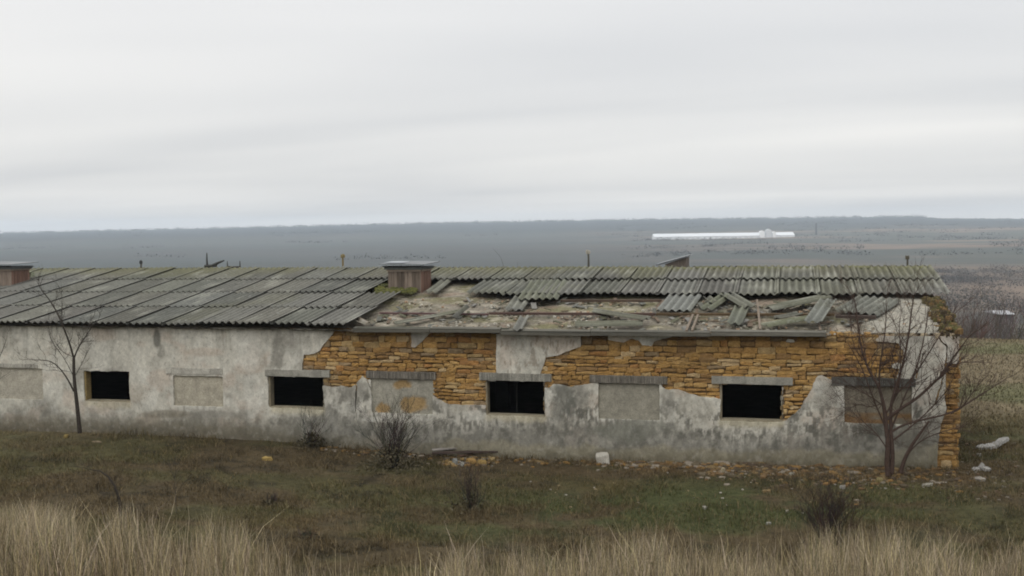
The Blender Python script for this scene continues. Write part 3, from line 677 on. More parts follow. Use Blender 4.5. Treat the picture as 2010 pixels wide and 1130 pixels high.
# purlins over the deck
def purlin(pxa, pya, pxb, pyb, th=0.05, k=(0.085, 0.06, 0.045)):
    a = rp(pxa, pya); b = rp(pxb, pyb); n = max(1, int(abs(b[0] - a[0]) / 2.5)); m_ = MB()
    P = [rw(a[0] + (b[0] - a[0]) * i / n, a[1] + (b[1] - a[1]) * i / n + random.uniform(-0.02, 0.02), -0.03) for i in range(n + 1)]
    for i in range(n):
        d = P[i + 1] - P[i]; m_.obox(P[i], d * 0.995, ES * th, EN * th, [q * random.uniform(0.8, 1.3) for q in k])
    m_.build('purlin', M['wood_h'], barn)
purlin(745, 613, 960, 616, 0.035, (0.11, 0.065, 0.05)); purlin(960, 615, 1640, 618); purlin(700, 643, 1000, 645, 0.04); purlin(1100, 590, 1300, 590, 0.05); purlin(1640, 622, 1720, 623, 0.06)
for (xa, ya, xb_, yb) in ((1345, 652, 1358, 619), (1356, 652, 1368, 619), (1490, 650, 1484, 590), (1608, 652, 1604, 628)):
    a = rp(xa, ya - 2); b = rp(xb_, yb); A = rw(a[0], a[1], -0.02); B = rw(b[0], b[1], -0.02); mb = MB()
    mb.obox(A, (0.045, 0, 0), B - A, EN * 0.05, (0.165, 0.135, 0.105)); mb.build('rafter', M['wood_h'], barn)

# ------------------------------------------------------------------ loose broken sheets lying on the roof (each one could be lifted off)
def loose(p0, p1, nw, label, lift=0.03, tint=(1, 1, 1), tilt=0.0, jag=0.12, pitch=0.0):
    a = rp(*p0); b = rp(*p1); ax = np.array([b[0] - a[0], b[1] - a[1]]); L_ = np.linalg.norm(ax); ax /= L_; cx_ = np.array([ax[1], -ax[0]])
    if cx_[0] < 0 and abs(cx_[0]) > abs(cx_[1]): cx_ = cx_
    V, Fc = sheet_geo(nw, L_, hash(label) % 1 + int(abs(p0[0])), jag=jag); W = []; w_ = nw * LAM
    for (u, v, z_) in V:
        q = np.array(a) + ax * v + cx_ * (u - w_ / 2)
        W.append(rw(q[0], q[1], lift + z_ + tilt * (u - w_ / 2) + pitch * v))
    W = np.array(W); ctr_ = W.mean(0); lo = ctr_.copy(); lo[2] = W[:, 2].min()
    me = bpy.data.meshes.new('roof_sheet'); me.from_pydata((W - lo).tolist(), [], Fc); me.update()
    at_ = me.color_attributes.new('Col', 'FLOAT_COLOR', 'POINT'); cc = np.ones((len(W), 4), np.float32); cc[:, :3] = sheet_col(W, tint) * (1.0 + 0.22 * np.cos(2 * math.pi * V[:, 0] / LAM))[:, None]; at_.data.foreach_set('color', cc.ravel())  # same painted rib light and shade as on the fixed sheets
    me.materials.append(M['sheet']); o = link(bpy.data.objects.new('roof_sheet', me)); o.location = Vector(lo)
    return tag(o, label, 'roof sheet', 'loose corrugated sheets lying on the bare roof deck')
loose((1322, 612), (1347, 580), 4.4, 'pale bluish corrugated sheet hanging below the upper rows, right of the long bare clay patch', 0.03, (1.35, 1.4, 1.45), jag=0.03)
loose((1008, 612), (1028, 584), 2.4, 'small corrugated piece slipped down from the upper rows, above the white plaster slab', 0.04, (1.1, 1.12, 1.15), jag=0.05)
loose((1056, 595), (1080, 558), 5.6, 'wide mossy sheet that slipped half a row down, left of the long bare clay patch', 0.10, (1.0, 1.05, 0.92), jag=0.03)
loose((775, 637), (908, 612), 1.2, 'narrow mossy sheet strip slanting on the clay deck right of the last complete sheets', 0.02, (1, 1, .9), jag=0.2)
loose((893, 628), (922, 610), 0.9, 'short dark sliver of sheet leaning on the clay deck below the boarded vent shaft', 0.05, (.7, .7, .7), pitch=0.08)
loose((1128, 638), (1262, 636), 1.5, 'long straight sheet strip lying flat along the eave board', 0.02, (.95, .97, .9), jag=0.04)
loose((1160, 612), (1272, 634), 1.3, 'weathered sheet strip lying crosswise above the long strip on the eave board', 0.04, (.9, .9, .85), jag=0.2, pitch=0.03)
loose((1385, 612), (1428, 582), 1.7, 'mossy strip leaning up to the right under the torn edge of the upper rows', 0.05, (.95, 1.0, .85))
loose((1470, 610), (1424, 580), 2.2, 'grey sheet strip sliding down to the right from a dark notch in the upper rows', 0.08, (1.1, 1.12, 1.1), pitch=-0.02)
loose((1442, 640), (1457, 606), 1.9, 'short sheet piece standing below the sliding strip, its foot near the eave', 0.05, (1.05, 1.1, 1.0))
loose((1508, 612), (1622, 588), 2.6, 'largest broken sheet, dark and buckled, lying crosswise under the upper rows', 0.07, (.85, .87, .82), tilt=0.12, jag=0.22)
loose((1596, 645), (1626, 600), 2.1, 'light grey sheet piece propped steeply across the others near the end of the eave board', 0.13, (1.2, 1.25, 1.25), jag=0.03, pitch=0.0)
loose((1500, 642), (1592, 626), 1.6, 'mossy curled strip lying near the eave left of the propped light piece', 0.03, (1.0, 1.05, .8), jag=0.15, tilt=0.1)
loose((1680, 618), (1728, 588), 5.6, 'wide slanting sheet with many waves, rightmost of the slipped sheets', 0.04, (1.05, 1.08, 1.05), jag=0.06)
loose((846, 578), (880, 551), 1.7, 'narrow light sheet strip leaning beside the right side of the boarded vent shaft', 0.05, (1.15, 1.15, 1.05))
loose((1402, 600), (1388, 588), 1.2, 'small broken corner of sheet right beside the pale bluish hanging sheet', 0.06, (.9, .9, .85))
loose((1520, 628), (1570, 618), 1.2, 'dark curved fragment tucked beneath the largest broken sheet', 0.03, (.8, .8, .75))
loose((1015, 650), (1030, 622), 1.2, 'pale upright fragment on the deck directly above the eave board left of centre', 0.01, (1.2, 1.2, 1.2))
loose((722, 640), (700, 628), 1.6, 'reddish dirty fragment at the foot of the last complete sheet column', 0.05, (1.2, 0.95, 0.8))

# pebbles and broken render scattered on the deck
mb = MB()
for i in range(1800):
    s_ = random.uniform(0.12, 3.0); X = random.uniform(x_b + 0.1 + 0.0 * s_, XR - 0.5)
    if fbm(np.array(X * 1.4), np.array(s_ * 2.2), 160, 3) < 0.52: continue
    r = random.uniform(0.012, 0.05); k = random.choice([(0.42, 0.40, 0.34), (0.30, 0.26, 0.2), (0.22, 0.2, 0.16), (0.16, 0.14, 0.1), (0.34, 0.24, 0.16)])
    mb.rock(rw(X, s_, -0.05), (r, r * 0.8, r * 0.5), k)
for i in range(420):                              # shards of smashed sheets and boards
    s_ = random.uniform(0.1, 2.9); X = random.uniform(x_b + 0.15 + 0.0 * s_, XR - 1.6); a = random.uniform(0, 3.14); l_ = random.uniform(0.06, 0.34); w_ = random.uniform(0.03, 0.12)
    if fbm(np.array(X * 0.9), np.array(s_ * 1.5), 161, 3) < 0.46: continue
    ax = np.array([math.cos(a), 0, 0]) + ES * math.sin(a) + EN * random.uniform(-0.12, 0.25); ay = -np.array([math.sin(a), 0, 0]) + ES * math.cos(a)
    mb.obox(rw(X, s_, -0.055), ax * l_, ay * w_, EN * 0.012, random.choice([(0.13, 0.13, 0.115), (0.10, 0.10, 0.085), (0.17, 0.165, 0.15), (0.12, 0.09, 0.065), (0.09, 0.09, 0.06)]))
o = mb.build('roof_rubble', M['stone']); tag(o, 'crumbled render and pebbles scattered over the bare clay roof deck', 'rubble', kind='stuff')

# ------------------------------------------------------------------ vent shafts
def vent(pl_, pr_, pyb, ptop, depth, cap=True, left=False):
    a = rp(pl_, pyb); b = rp(pr_, pyb); A = rw(a[0], a[1], -0.05); B = rw(b[0], a[1], -0.05)
    ztop = wp((pl_ + pr_) / 2, ptop, A[1])[2]; v = bpy.data.objects.new('vent_shaft', None); link(v); v.location = Vector((A + B) / 2) - barn.location; v.parent = barn
    def pm(name, mbx, m_): 
        o = mbx.build(name, m_); off_ = Vector((A + B) / 2)
        for q in o.data.vertices: q.co -= off_
        o.parent = v; return o
    mb = MB(); x = A[0]; z0 = A[2] - 0.05
    while x < B[0] - 0.01:
        w_ = min(random.uniform(0.05, 0.13), B[0] - x); q = random.uniform(0.55, 1.3)
        mb.box((x + 0.003, A[1] - random.uniform(0, 0.012), z0 - random.uniform(0, 0.05)), (x + w_ - 0.003, A[1] + 0.03, ztop), (0.20 * q, 0.160 * q, 0.130 * q), jit=0.003); x += w_
    y = A[1] + 0.03
    while y < A[1] + depth:
        w_ = random.uniform(0.07, 0.13); q = random.uniform(0.75, 1.2)
        for X in (A[0], B[0] - 0.03): mb.box((X, y + 0.003, z0 - 0.0), (X + 0.03 - random.uniform(0, 0.008), y + w_ - 0.003, ztop), (0.17 * q, 0.105 * q, 0.08 * q), jit=0.003)
        y += w_
    mb.box((A[0] + 0.03, A[1] + depth, z0), (B[0] - 0.03, A[1] + depth + 0.03, ztop), (0.2, 0.12, 0.09)); pm('shaft', mb, M['wood'])
    mb = MB(); mb.box((A[0] - 0.02, A[1] - 0.045, ztop - 0.02), (B[0] + 0.02, A[1] + depth + 0.05, ztop + 0.03), (0.26, 0.21, 0.17)); pm('batten', mb, M['wood_h'])
    mb = MB(); W0, Fc = sheet_geo(int((B[0] - A[0] + 0.2) / LAM * 1) + 0.5, depth + 0.22, 77, nl=2); 
    ww = W0[:, 0].max(); sc_ = (B[0] - A[0] + 0.24) / ww
    W = np.stack([A[0] - 0.12 + W0[:, 0] * sc_, A[1] - 0.12 + W0[:, 1], ztop + 0.10 + W0[:, 2] * 0.6 - 0.03 * W0[:, 1]], 1); mb.add(W, Fc, (0.11, 0.115, 0.115))
    mb.box((A[0] - 0.06, A[1] - 0.08, ztop + 0.03), (B[0] + 0.08, A[1] + depth + 0.05, ztop + 0.085), (0.10, 0.105, 0.10), jit=0.01); pm('corrugated_cover', mb, M['sheet'])
    mb = MB(); p = (A[0] - 0.16, A[1] - 0.20, ztop + 0.16)
    mb.obox(p, (B[0] - A[0] + 0.34, 0, -0.015), (0.02, depth + 0.36, 0.03), (0, 0, 0.02), (0.13, 0.14, 0.145)); mb.obox((p[0] + 0.1, p[1] + 0.12, p[2] + 0.03), (0.5, 0, 0.0), (0.0, 0.5, 0.02), (0, 0, 0.012), (0.26, 0.28, 0.30)); mb.obox((p[0] + 0.55, p[1] + 0.1, p[2] + 0.012), (0.62, 0, -0.03), (0, 0.5, 0.03), (0, 0, 0.014), (0.10, 0.105, 0.11))
    pm('cap', mb, M['metal']); return A, B
A, B = vent(762, 826, 568, 531, 0.75)
vent(-48, 22, 565, 530, 0.75)
# moss cushion round the shaft's foot
mb = MB()
for i in range(170):
    p = rp(random.uniform(738, 815), random.uniform(560, 578)); r = random.uniform(0.03, 0.09)
    if p[1] > 4.4: continue
    mb.rock(rw(p[0], p[1], 0.03), (r, r, 0.03), random.choice([(0.095, 0.10, 0.03), (0.12, 0.12, 0.04), (0.07, 0.072, 0.03)]))
o = mb.build('moss', M['stone']); tag(o, 'yellow green moss cushion at the foot of the boarded vent shaft', 'moss', kind='stuff')
# tilted vent cover beyond the ridge
def rear(px, py, dy): return wp(px, py, RID_Y + dy)
q0 = rear(1290, 521, 1.6); q1 = rear(1351, 504, 1.6); mb = MB()
mb.obox((q0[0], RID_Y + 1.2, q0[2]), (q1[0] - q0[0], 0, q1[2] - q0[2]), (0, 1.0, 0), (0, 0, 0.05), (0.20, 0.21, 0.22)); mb.obox((q0[0] + 0.05, RID_Y + 1.15, q0[2] + 0.05), (q1[0] - q0[0], 0, q1[2] - q0[2]), (0, 1.1, 0), (0, 0, 0.015), (0.36, 0.38, 0.40))
o = mb.build('vent_cover', M['metal'], barn)
mb = MB(); mb.add([(q0[0] + 0.25, RID_Y + 1.25, 3.3), (q1[0] - 0.02, RID_Y + 1.25, 3.3), (q1[0] - 0.02, RID_Y + 1.25, q1[2]), (q0[0] + 0.25, RID_Y + 1.25, q0[2] + 0.05), (q0[0] + 0.25, RID_Y + 2.1, 3.3), (q1[0] - 0.02, RID_Y + 2.1, 3.3), (q1[0] - 0.02, RID_Y + 2.1, q1[2]), (q0[0] + 0.25, RID_Y + 2.1, q0[2] + 0.05)],
       [(0, 1, 2, 3), (5, 4, 7, 6), (1, 5, 6, 2), (4, 0, 3, 7), (3, 2, 6, 7), (0, 4, 5, 1)], (0.12, 0.10, 0.085)); mb.build('rear_vent_shaft', M['wood'], barn)
# posts and splinters along the ridge
def post(px, py0, py1, r, label, dy=0.25, k=(0.09, 0.085, 0.07), lamp=None):
    a = rear(px, py0, dy); b = rear(px, py1, dy); mb = MB(); mb.tube([(0, 0, -0.25), (0.004, 0, (b[2] - a[2]) * 0.5), (0, 0.004, b[2] - a[2])], r, r * 0.8, 6, k)
    if lamp: mb.rock((0, 0, b[2] - a[2]), (r * 2.0, r * 2.0, r * 1.8), lamp)
    o = mb.build('ridge_post', M['wood']); o.location = Vector(a); tag(o, label, 'post')
post(673, 522, 502, 0.030, 'short rusty post sticking up from the ridge left of the boarded vent shaft', lamp=(0.2, 0.16, 0.08), k=(0.17, 0.13, 0.06))
post(1155, 522, 494, 0.032, 'tallest thin post with a pale knob standing on the middle of the ridge', lamp=(0.35, 0.33, 0.28))
post(1781, 520, 505, 0.026, 'small stub post near the right end of the ridge', lamp=(0.09, 0.08, 0.06))
post(277, 526, 514, 0.03, 'little dark bird-like stub on the ridge above the leftmost dark window', lamp=(0.04, 0.04, 0.04))
mb = MB(); a = rear(406, 526, 0.2)
def rel(px, py): q = rear(px, py, 0.2); return q - a
mb.tube([rel(407, 527), rel(406, 510), rel(406, 496)], 0.035, 0.012, 5, (0.04, 0.038, 0.035)); mb.tube([rel(402, 523), rel(425, 521)], 0.05, 0.04, 5, (0.05, 0.05, 0.045)); mb.tube([rel(418, 521), rel(430, 515), rel(440, 511)], 0.05, 0.02, 5, (0.05, 0.05, 0.045))
mb.tube([rel(445, 524), rel(472, 524)], 0.03, 0.03, 5, (0.05, 0.045, 0.04)); mb.tube([rel(447, 524), rel(446, 512)], 0.02, 0.01, 5, (0.05, 0.045, 0.04)); mb.tube([rel(471, 524), rel(471, 512)], 0.02, 0.01, 5, (0.05, 0.045, 0.04))
o = mb.build('broken_timber', M['wood']); o.location = Vector(a); tag(o, 'dark splintered timbers poking up over the left part of the ridge', 'timber')
mb = MB(); p = rp(55, 549); mb.box((-0.1, -0.05, -0.05), (0.13, 0.1, 0.2), (0.34, 0.36, 0.26), jit=0.03); o = mb.build('render_block', M['stone']); o.location = Vector(rw(p[0], p[1], 0.03)); tag(o, 'small pale block on the roof right of the leftmost vent shaft', 'block')

# ------------------------------------------------------------------ bare trees and bushes
def grow(mb, p, d, L_, r, dep, k, spread=0.5, up=0.25):
    n = 5; P = [np.array(p, float)]; d = np.array(d, float) / np.linalg.norm(d)
    for i in range(n):
        d = d + np.array([random.gauss(0, 0.18), random.gauss(0, 0.18), random.gauss(0, 0.14) + up * 0.12]); d /= np.linalg.norm(d); P.append(P[-1] + d * L_ / n)
    mb.tube(P, r, r * 0.5, 4 if r < 0.01 else 5, k)
    if dep > 0:
        for i in range(random.randint(2, 4)):
            t = random.uniform(0.3, 1.0); j = min(int(t * n), n - 1); q = P[j] + (P[j + 1] - P[j]) * (t * n - j)
            e = d + np.array([random.gauss(0, spread), random.gauss(0, spread), random.gauss(0, spread * 0.6) + up]); grow(mb, q, e, L_ * random.uniform(0.45, 0.75), r * 0.55, dep - 1, k, spread, up)
def traced_tree(name, base_px, Y, trunk, limbs, label, k, twig=0.5, dens=6, cat='tree', z0=None):
    b = wp(*base_px, Y); t = thing(name, b, label, cat)
    def pts(Pq, wob=0.15):
        y = Y; o_ = []
        dy = random.uniform(-1, 1) * wob
        for i, q in enumerate(Pq): o_.append(wp(q[0], q[1], Y + dy * i / max(1, len(Pq) - 1)))
        return o_
    def smooth(P):
        P = [np.array(q) for q in P]; 
        for _ in range(2):
            Q = [P[0]]
            for a, b_ in zip(P[:-1], P[1:]): Q += [a * .75 + b_ * .25, a * .25 + b_ * .75]
            P = Q + [P[-1]]
        return P
    mb = MB()
    for (Pq, r0, r1) in trunk: mb.tube(smooth(pts(Pq, 0.0)), r0, r1, 7, k)
    mb.build('trunk', M['bark'], t, smooth=True)
    mb = MB()
    for (Pq, r0, r1) in limbs:
        P = smooth(pts(Pq, 0.5)); mb.tube(P, r0, r1, 6, k)
        for i in range(dens):
            j = random.randint(len(P) // 4, len(P) - 2); d = P[j + 1] - P[j]; d /= np.linalg.norm(d); rr = r0 + (r1 - r0) * j / len(P)
            e = d + np.array([random.gauss(0, 0.7), random.gauss(0, 0.5), random.gauss(0.1, 0.5)]); grow(mb, P[j], e, twig * random.uniform(0.5, 1.2), max(0.003, rr * 0.4), 2 if dens > 6 else 1, k, 0.55)
        grow(mb, P[-1], P[-1] - P[-3], twig, r1 * 0.9, 2, k, 0.4)
    mb.build('branches', M['bark'], t); return t
BK = (0.045, 0.038, 0.032)
traced_tree('bare_tree', (156, 846), -0.9, [([(157, 850), (155, 830), (152, 800), (148, 765), (145, 735), (145, 702)], 0.052, 0.030)],
            [([(145, 704), (138, 678), (127, 648), (112, 612), (95, 585), (82, 570)], 0.024, 0.008), ([(145, 704), (152, 685), (165, 665), (180, 642)], 0.020, 0.007),
             ([(145, 768), (132, 742), (117, 722), (100, 708), (74, 706)], 0.020, 0.007), ([(124, 645), (121, 620), (122, 598)], 0.012, 0.005), ([(146, 740), (160, 715), (172, 690)], 0.009, 0.004), ([(145, 740), (125, 700), (100, 670), (95, 640)], 0.008, 0.004), ([(143, 700), (120, 690), (105, 665)], 0.006, 0.003)],
            'slender bare tree with a forked stem standing before the left part of the white wall', BK, 0.42, 9)
traced_tree('bare_tree', (1748, 928), -0.9, [([(1744, 934), (1741, 905), (1744, 870), (1739, 838), (1737, 808), (1731, 780)], 0.058, 0.030), ([(1768, 928), (1774, 905), (1788, 876), (1808, 848), (1824, 826)], 0.045, 0.016), ([(1750, 930), (1753, 890), (1748, 845), (1749, 800)], 0.045, 0.026)],
            [([(1732, 785), (1724, 755), (1708, 732), (1698, 708), (1690, 680), (1684, 640), (1680, 600)], 0.030, 0.008), ([(1748, 805), (1752, 780), (1762, 750), (1772, 715), (1782, 670), (1788, 620), (1792, 590)], 0.030, 0.008),
             ([(1730, 778), (1725, 745), (1728, 710), (1738, 650), (1740, 600)], 0.020, 0.006), ([(1742, 822), (1770, 800), (1800, 782), (1832, 752), (1850, 735), (1872, 700), (1895, 670)], 0.034, 0.010), ([(1745, 850), (1775, 832), (1820, 822), (1862, 812), (1900, 792), (1935, 768), (1968, 748)], 0.024, 0.006),
             ([(1738, 800), (1715, 782), (1690, 768), (1664, 752)], 0.014, 0.005), ([(1740, 810), (1760, 778), (1766, 745), (1768, 690), (1765, 640)], 0.018, 0.006), ([(1850, 735), (1868, 718), (1900, 708)], 0.012, 0.005), ([(1866, 812), (1890, 800), (1900, 782), (1925, 750)], 0.012, 0.004),
             ([(1735, 790), (1708, 800), (1685, 792), (1670, 800)], 0.010, 0.004), ([(1752, 780), (1790, 745), (1825, 690), (1850, 650), (1870, 620)], 0.016, 0.005), ([(1698, 708), (1680, 690), (1672, 660), (1668, 620)], 0.010, 0.004), ([(1744, 885), (1722, 852), (1700, 832), (1676, 812)], 0.014, 0.004), ([(1752, 865), (1790, 836), (1830, 800), (1862, 762)], 0.018, 0.005), ([(1772, 905), (1802, 866), (1850, 846), (1890, 838)], 0.014, 0.004), ([(1742, 848), (1712, 778), (1694, 725), (1664, 672)], 0.018, 0.005), ([(1750, 840), (1775, 780), (1800, 720), (1815, 660), (1822, 610)], 0.018, 0.005)],
            'bushy bare tree with several crooked stems growing against the right end of the wall', (0.068, 0.047, 0.038), 0.55, 17)
traced_tree('bare_tree', (-30, 850), -1.4, [([(-30, 855), (-26, 800), (-24, 745)], 0.03, 0.018)], [([(-24, 745), (-8, 715), (4, 690), (12, 668)], 0.012, 0.004), ([(-24, 760), (-4, 745), (12, 735)], 0.008, 0.003)], 'thin bare twigs reaching in at the left edge before the white wall', BK, 0.3, 3)

def bush(px, py, h, wdt, n, label, k=(0.05, 0.042, 0.034), dep=2, r=0.008, name='bare_bush', clump=0, bp=None):
    b = gp(px, py) if bp is None else np.array(bp); b = np.array([b[0], b[1], gz(b[0], b[1])]); t = thing(name, b, label, 'bush'); mb = MB()
    for i in range(n):
        a = random.uniform(0, 6.28); rr = random.uniform(0, 1) ** 0.7; p = b + np.array([math.cos(a), math.sin(a), 0]) * 0.10 * wdt * rr; p[2] -= 0.05
        d = np.array([math.cos(a) * wdt * rr, math.sin(a) * wdt * rr, h]); grow(mb, p, d, h * random.uniform(0.6, 0.95), r * random.uniform(0.6, 1.2), dep, [q * random.uniform(0.7, 1.3) for q in k], 0.35, 0.3)
    mb.build('branches', M['bark'], t)
    if clump:                                    # dead leaves and grass caught at the foot
        V = []; Fc = []; C = []
        for i in range(clump):
            a = random.uniform(0, 6.28); rr = abs(random.gauss(0, 0.5)) * wdt * 1.3; hh = random.uniform(0, h * 0.42) * math.exp(-(rr / wdt) ** 2); p = b + np.array([math.cos(a) * rr, math.sin(a) * rr, hh])
            d = np.array([random.gauss(0, 1), random.gauss(0, 1), random.gauss(0, 0.8)]); e = np.array([random.gauss(0, 1), random.gauss(0, 1), random.gauss(0, 1)]); d *= 0.03 / np.linalg.norm(d); e *= 0.02 / np.linalg.norm(e)
            m_ = len(V); V += [p - d, p + e, p + d, p - e]; Fc.append((m_, m_ + 1, m_ + 2, m_ + 3)); q = random.uniform(0.6, 1.4); C += [(0.085 * q, 0.074 * q, 0.048 * q)] * 4
        mesh('dead_leaves', V, Fc, M['leaf'], t, C)
    return t
bush(612, 878, 0.75, 0.35, 11, 'small sparse bare bush below the second dark window', clump=700)
bush(772, 918, 1.15, 0.55, 44, 'bare bush with a dark leafy foot standing before the blocked window with stone patches', clump=1700)
bush(925, 1004, 0.72, 0.45, 20, 'small bare bush in the open grass below the plank heap', clump=250)
bush(1470, 905, 0.34, 0.2, 8, 'tiny dark weed growing at the wall below the rightmost dark window', clump=500)
bush(1628, 1078, 0.82, 0.40, 42, 'dense dark bushy shrub standing in the grass, closest to the camera', (0.040, 0.030, 0.027), dep=3, r=0.007, clump=220)
bush(532, 992, 0.22, 0.2, 10, 'tiny low dark weed tuft in the open turf below the small sparse bush', clump=150)
bush(600, 1058, 0.20, 0.22, 12, 'low dark weed tuft near the dry grass left of centre', clump=150)
# crooked sapling in the left foreground and a dry stalk
def sapling(pts, label, r0=0.024):
    g = gp(pts[0][0], pts[0][1]); d0 = np.dot(g - CAM, F); P = [at(a, b, d0) for a, b in pts]; P[0][2] -= 0.1; t = thing('sapling', P[0], label, 'sapling'); mb = MB(); mb.tube(P, r0, r0 * 0.35, 6, BK)
    for i in range(9):
        j = random.randint(1, len(P) - 1); grow(mb, P[j], P[j] - P[j - 1] + np.array([random.gauss(0, .1), random.gauss(0, .1), 0.05]), 0.28, 0.004, 2, BK, 0.5)
    mb.build('branches', M['bark'], t)
sapling([(240, 1035), (235, 985), (226, 955), (212, 935), (196, 924), (180, 922)], 'crooked dark sapling bending left above the dry grass in the left foreground')
sapling([(346, 1010), (345, 970), (342, 940), (340, 915)], 'thin upright dry stalk right of the crooked sapling', 0.006)
# twigs showing over the ridge
for (x, lab) in ((983, 'faint bare treetop showing over the ridge between the vent shaft and the tallest post'),):
    b = wp(x, 560, 16.0); t = thing('bare_tree', (b[0], b[1], gz(b[0], b[1])), lab, 'tree'); mb = MB(); p = np.array([b[0], b[1], gz(b[0], b[1])]); mb.tube([p, p + [0, 0, 1.6]], 0.05, 0.03, 5, BK); mb.build('trunk', M['bark'], t)
    mb = MB()
    for i in range(3): grow(mb, p + np.array([0, 0, 1.5]), (random.gauss(0, .15), 0, 1), (wp(x, 500, 16.0)[2] - p[2] - 1.6) * 0.8, 0.010, 1, BK, 0.15, 0.3)
    mb.build('branches', M['bark'], t)

# bare brush at the edge of the field, right of the building: one tangled mass
mb = MB()
for i in range(46):
    px = random.uniform(1835, 2120); d = random.uniform(51, 72); g = at(px, 640, d); g = np.array([g[0], g[1], gz(g[0], g[1]) - 0.1])
    top = at(px, random.uniform(586, 628) if px < 1990 else random.uniform(600, 630), d)[2]; h = max(1.0, top - g[2]); k = [q * random.uniform(0.8, 1.3) for q in (0.085, 0.066, 0.06)]
    for j in range(4): grow(mb, g + np.array([random.gauss(0, .4), random.gauss(0, .4), 0]), (random.gauss(0, .35), random.gauss(0, .35), 1), h * random.uniform(0.55, 0.8), 0.03, 2, k, 0.4, 0.4)
o = mb.build('thicket', M['bark']); tag(o, 'tangled bare brush along the far edge of the field right of the building', 'brush', kind='stuff')

# scrub and woodland down in the valley: leaf-scale clumps, one mass
V = []; Fc = []; C = []
def clumpy(x, y, z, r, h, n, col, fs=1.0):
    for i in range(n):
        a = random.uniform(0, 6.28); q = math.sqrt(random.random()) * r; zz = random.random() * h * (1 - 0.5 * (q / r)); c = np.array([x + math.cos(a) * q, y + math.sin(a) * q, z + zz])
        s_ = r * random.uniform(0.06, 0.20) * fs; d = RS.randn(3); e = RS.randn(3); d *= s_ / np.linalg.norm(d); e *= s_ / np.linalg.norm(e); m_ = len(V)
        V.extend([c - d, c + e, c + d, c - e]); Fc.append((m_, m_ + 1, m_ + 2, m_ + 3)); q = random.uniform(0.7, 1.3); C.extend([[k * q for k in col]] * 4)
for i in range(2400):
    px = random.uniform(1700, 2250); d = 80 * (7 ** random.random()); g = at(px, 500, d)
    if float(fbm(np.array(g[0] / 40), np.array(g[1] / 40), 170, 3)) < 0.5: continue
    z_ = gz(g[0], g[1]); s_ = random.uniform(1.0, 2.2) * (1 + d / 500); clumpy(g[0], g[1], z_, s_ * 1.5, s_ * random.uniform(0.5, 1.2), 70, random.choice([(0.07, 0.065, 0.064), (0.08, 0.07, 0.066), (0.065, 0.064, 0.06), (0.11, 0.098, 0.088)]), 0.35)
o = mesh('valley_scrub', V, Fc, M['leaf'], None, C); tag(o, 'grey brown scrub and small trees spread over the valley floor', 'scrub', kind='stuff')
V = []; Fc = []; C = []
for row in range(70):                            # hedgerows and tree lines on the slope opposite
    px = random.uniform(1150, 2050) if row % 5 else random.uniform(-100, 2100); d = random.uniform(750, 2300); sl_ = random.uniform(-0.5, 0.5); n_ = random.randint(14, 40)
    for j in range(n_):
        g = at(px + j * 2600 / d * random.uniform(0.6, 1.4) * 2, 480, d * (1 + sl_ * 0.01 * j))
        if random.random() < 0.25: continue
        clumpy(g[0], g[1], gz(g[0], g[1]) - 0.5, random.uniform(2.5, 5), random.uniform(2.5, 6.5), 14, (0.034, 0.034, 0.032))
o = mesh('hedgerow', V, Fc, M['leaf'], None, C); tag(o, 'thin dark hedgerows and tree lines on the far slope', 'hedge', kind='stuff')
V = []; Fc = []; C = []
for i in range(1500):
    px = random.uniform(-250, 1815) if random.random() < 0.93 else random.uniform(1815, 2200); d = random.uniform(2890, 3020); g = at(px, 440, d); z_ = gz(g[0], g[1]); s_ = random.uniform(4, 8); clumpy(g[0], g[1], z_ - 1, s_ * 1.6, random.uniform(4, 9.5) * (1 if px < 1815 else 0.4) , 16, (0.030, 0.036, 0.036), 0.8)
o = mesh('skyline_wood', V, Fc, M['leaf'], None, C); tag(o, 'blue grey belt of woodland along the skyline', 'woodland', kind='stuff')

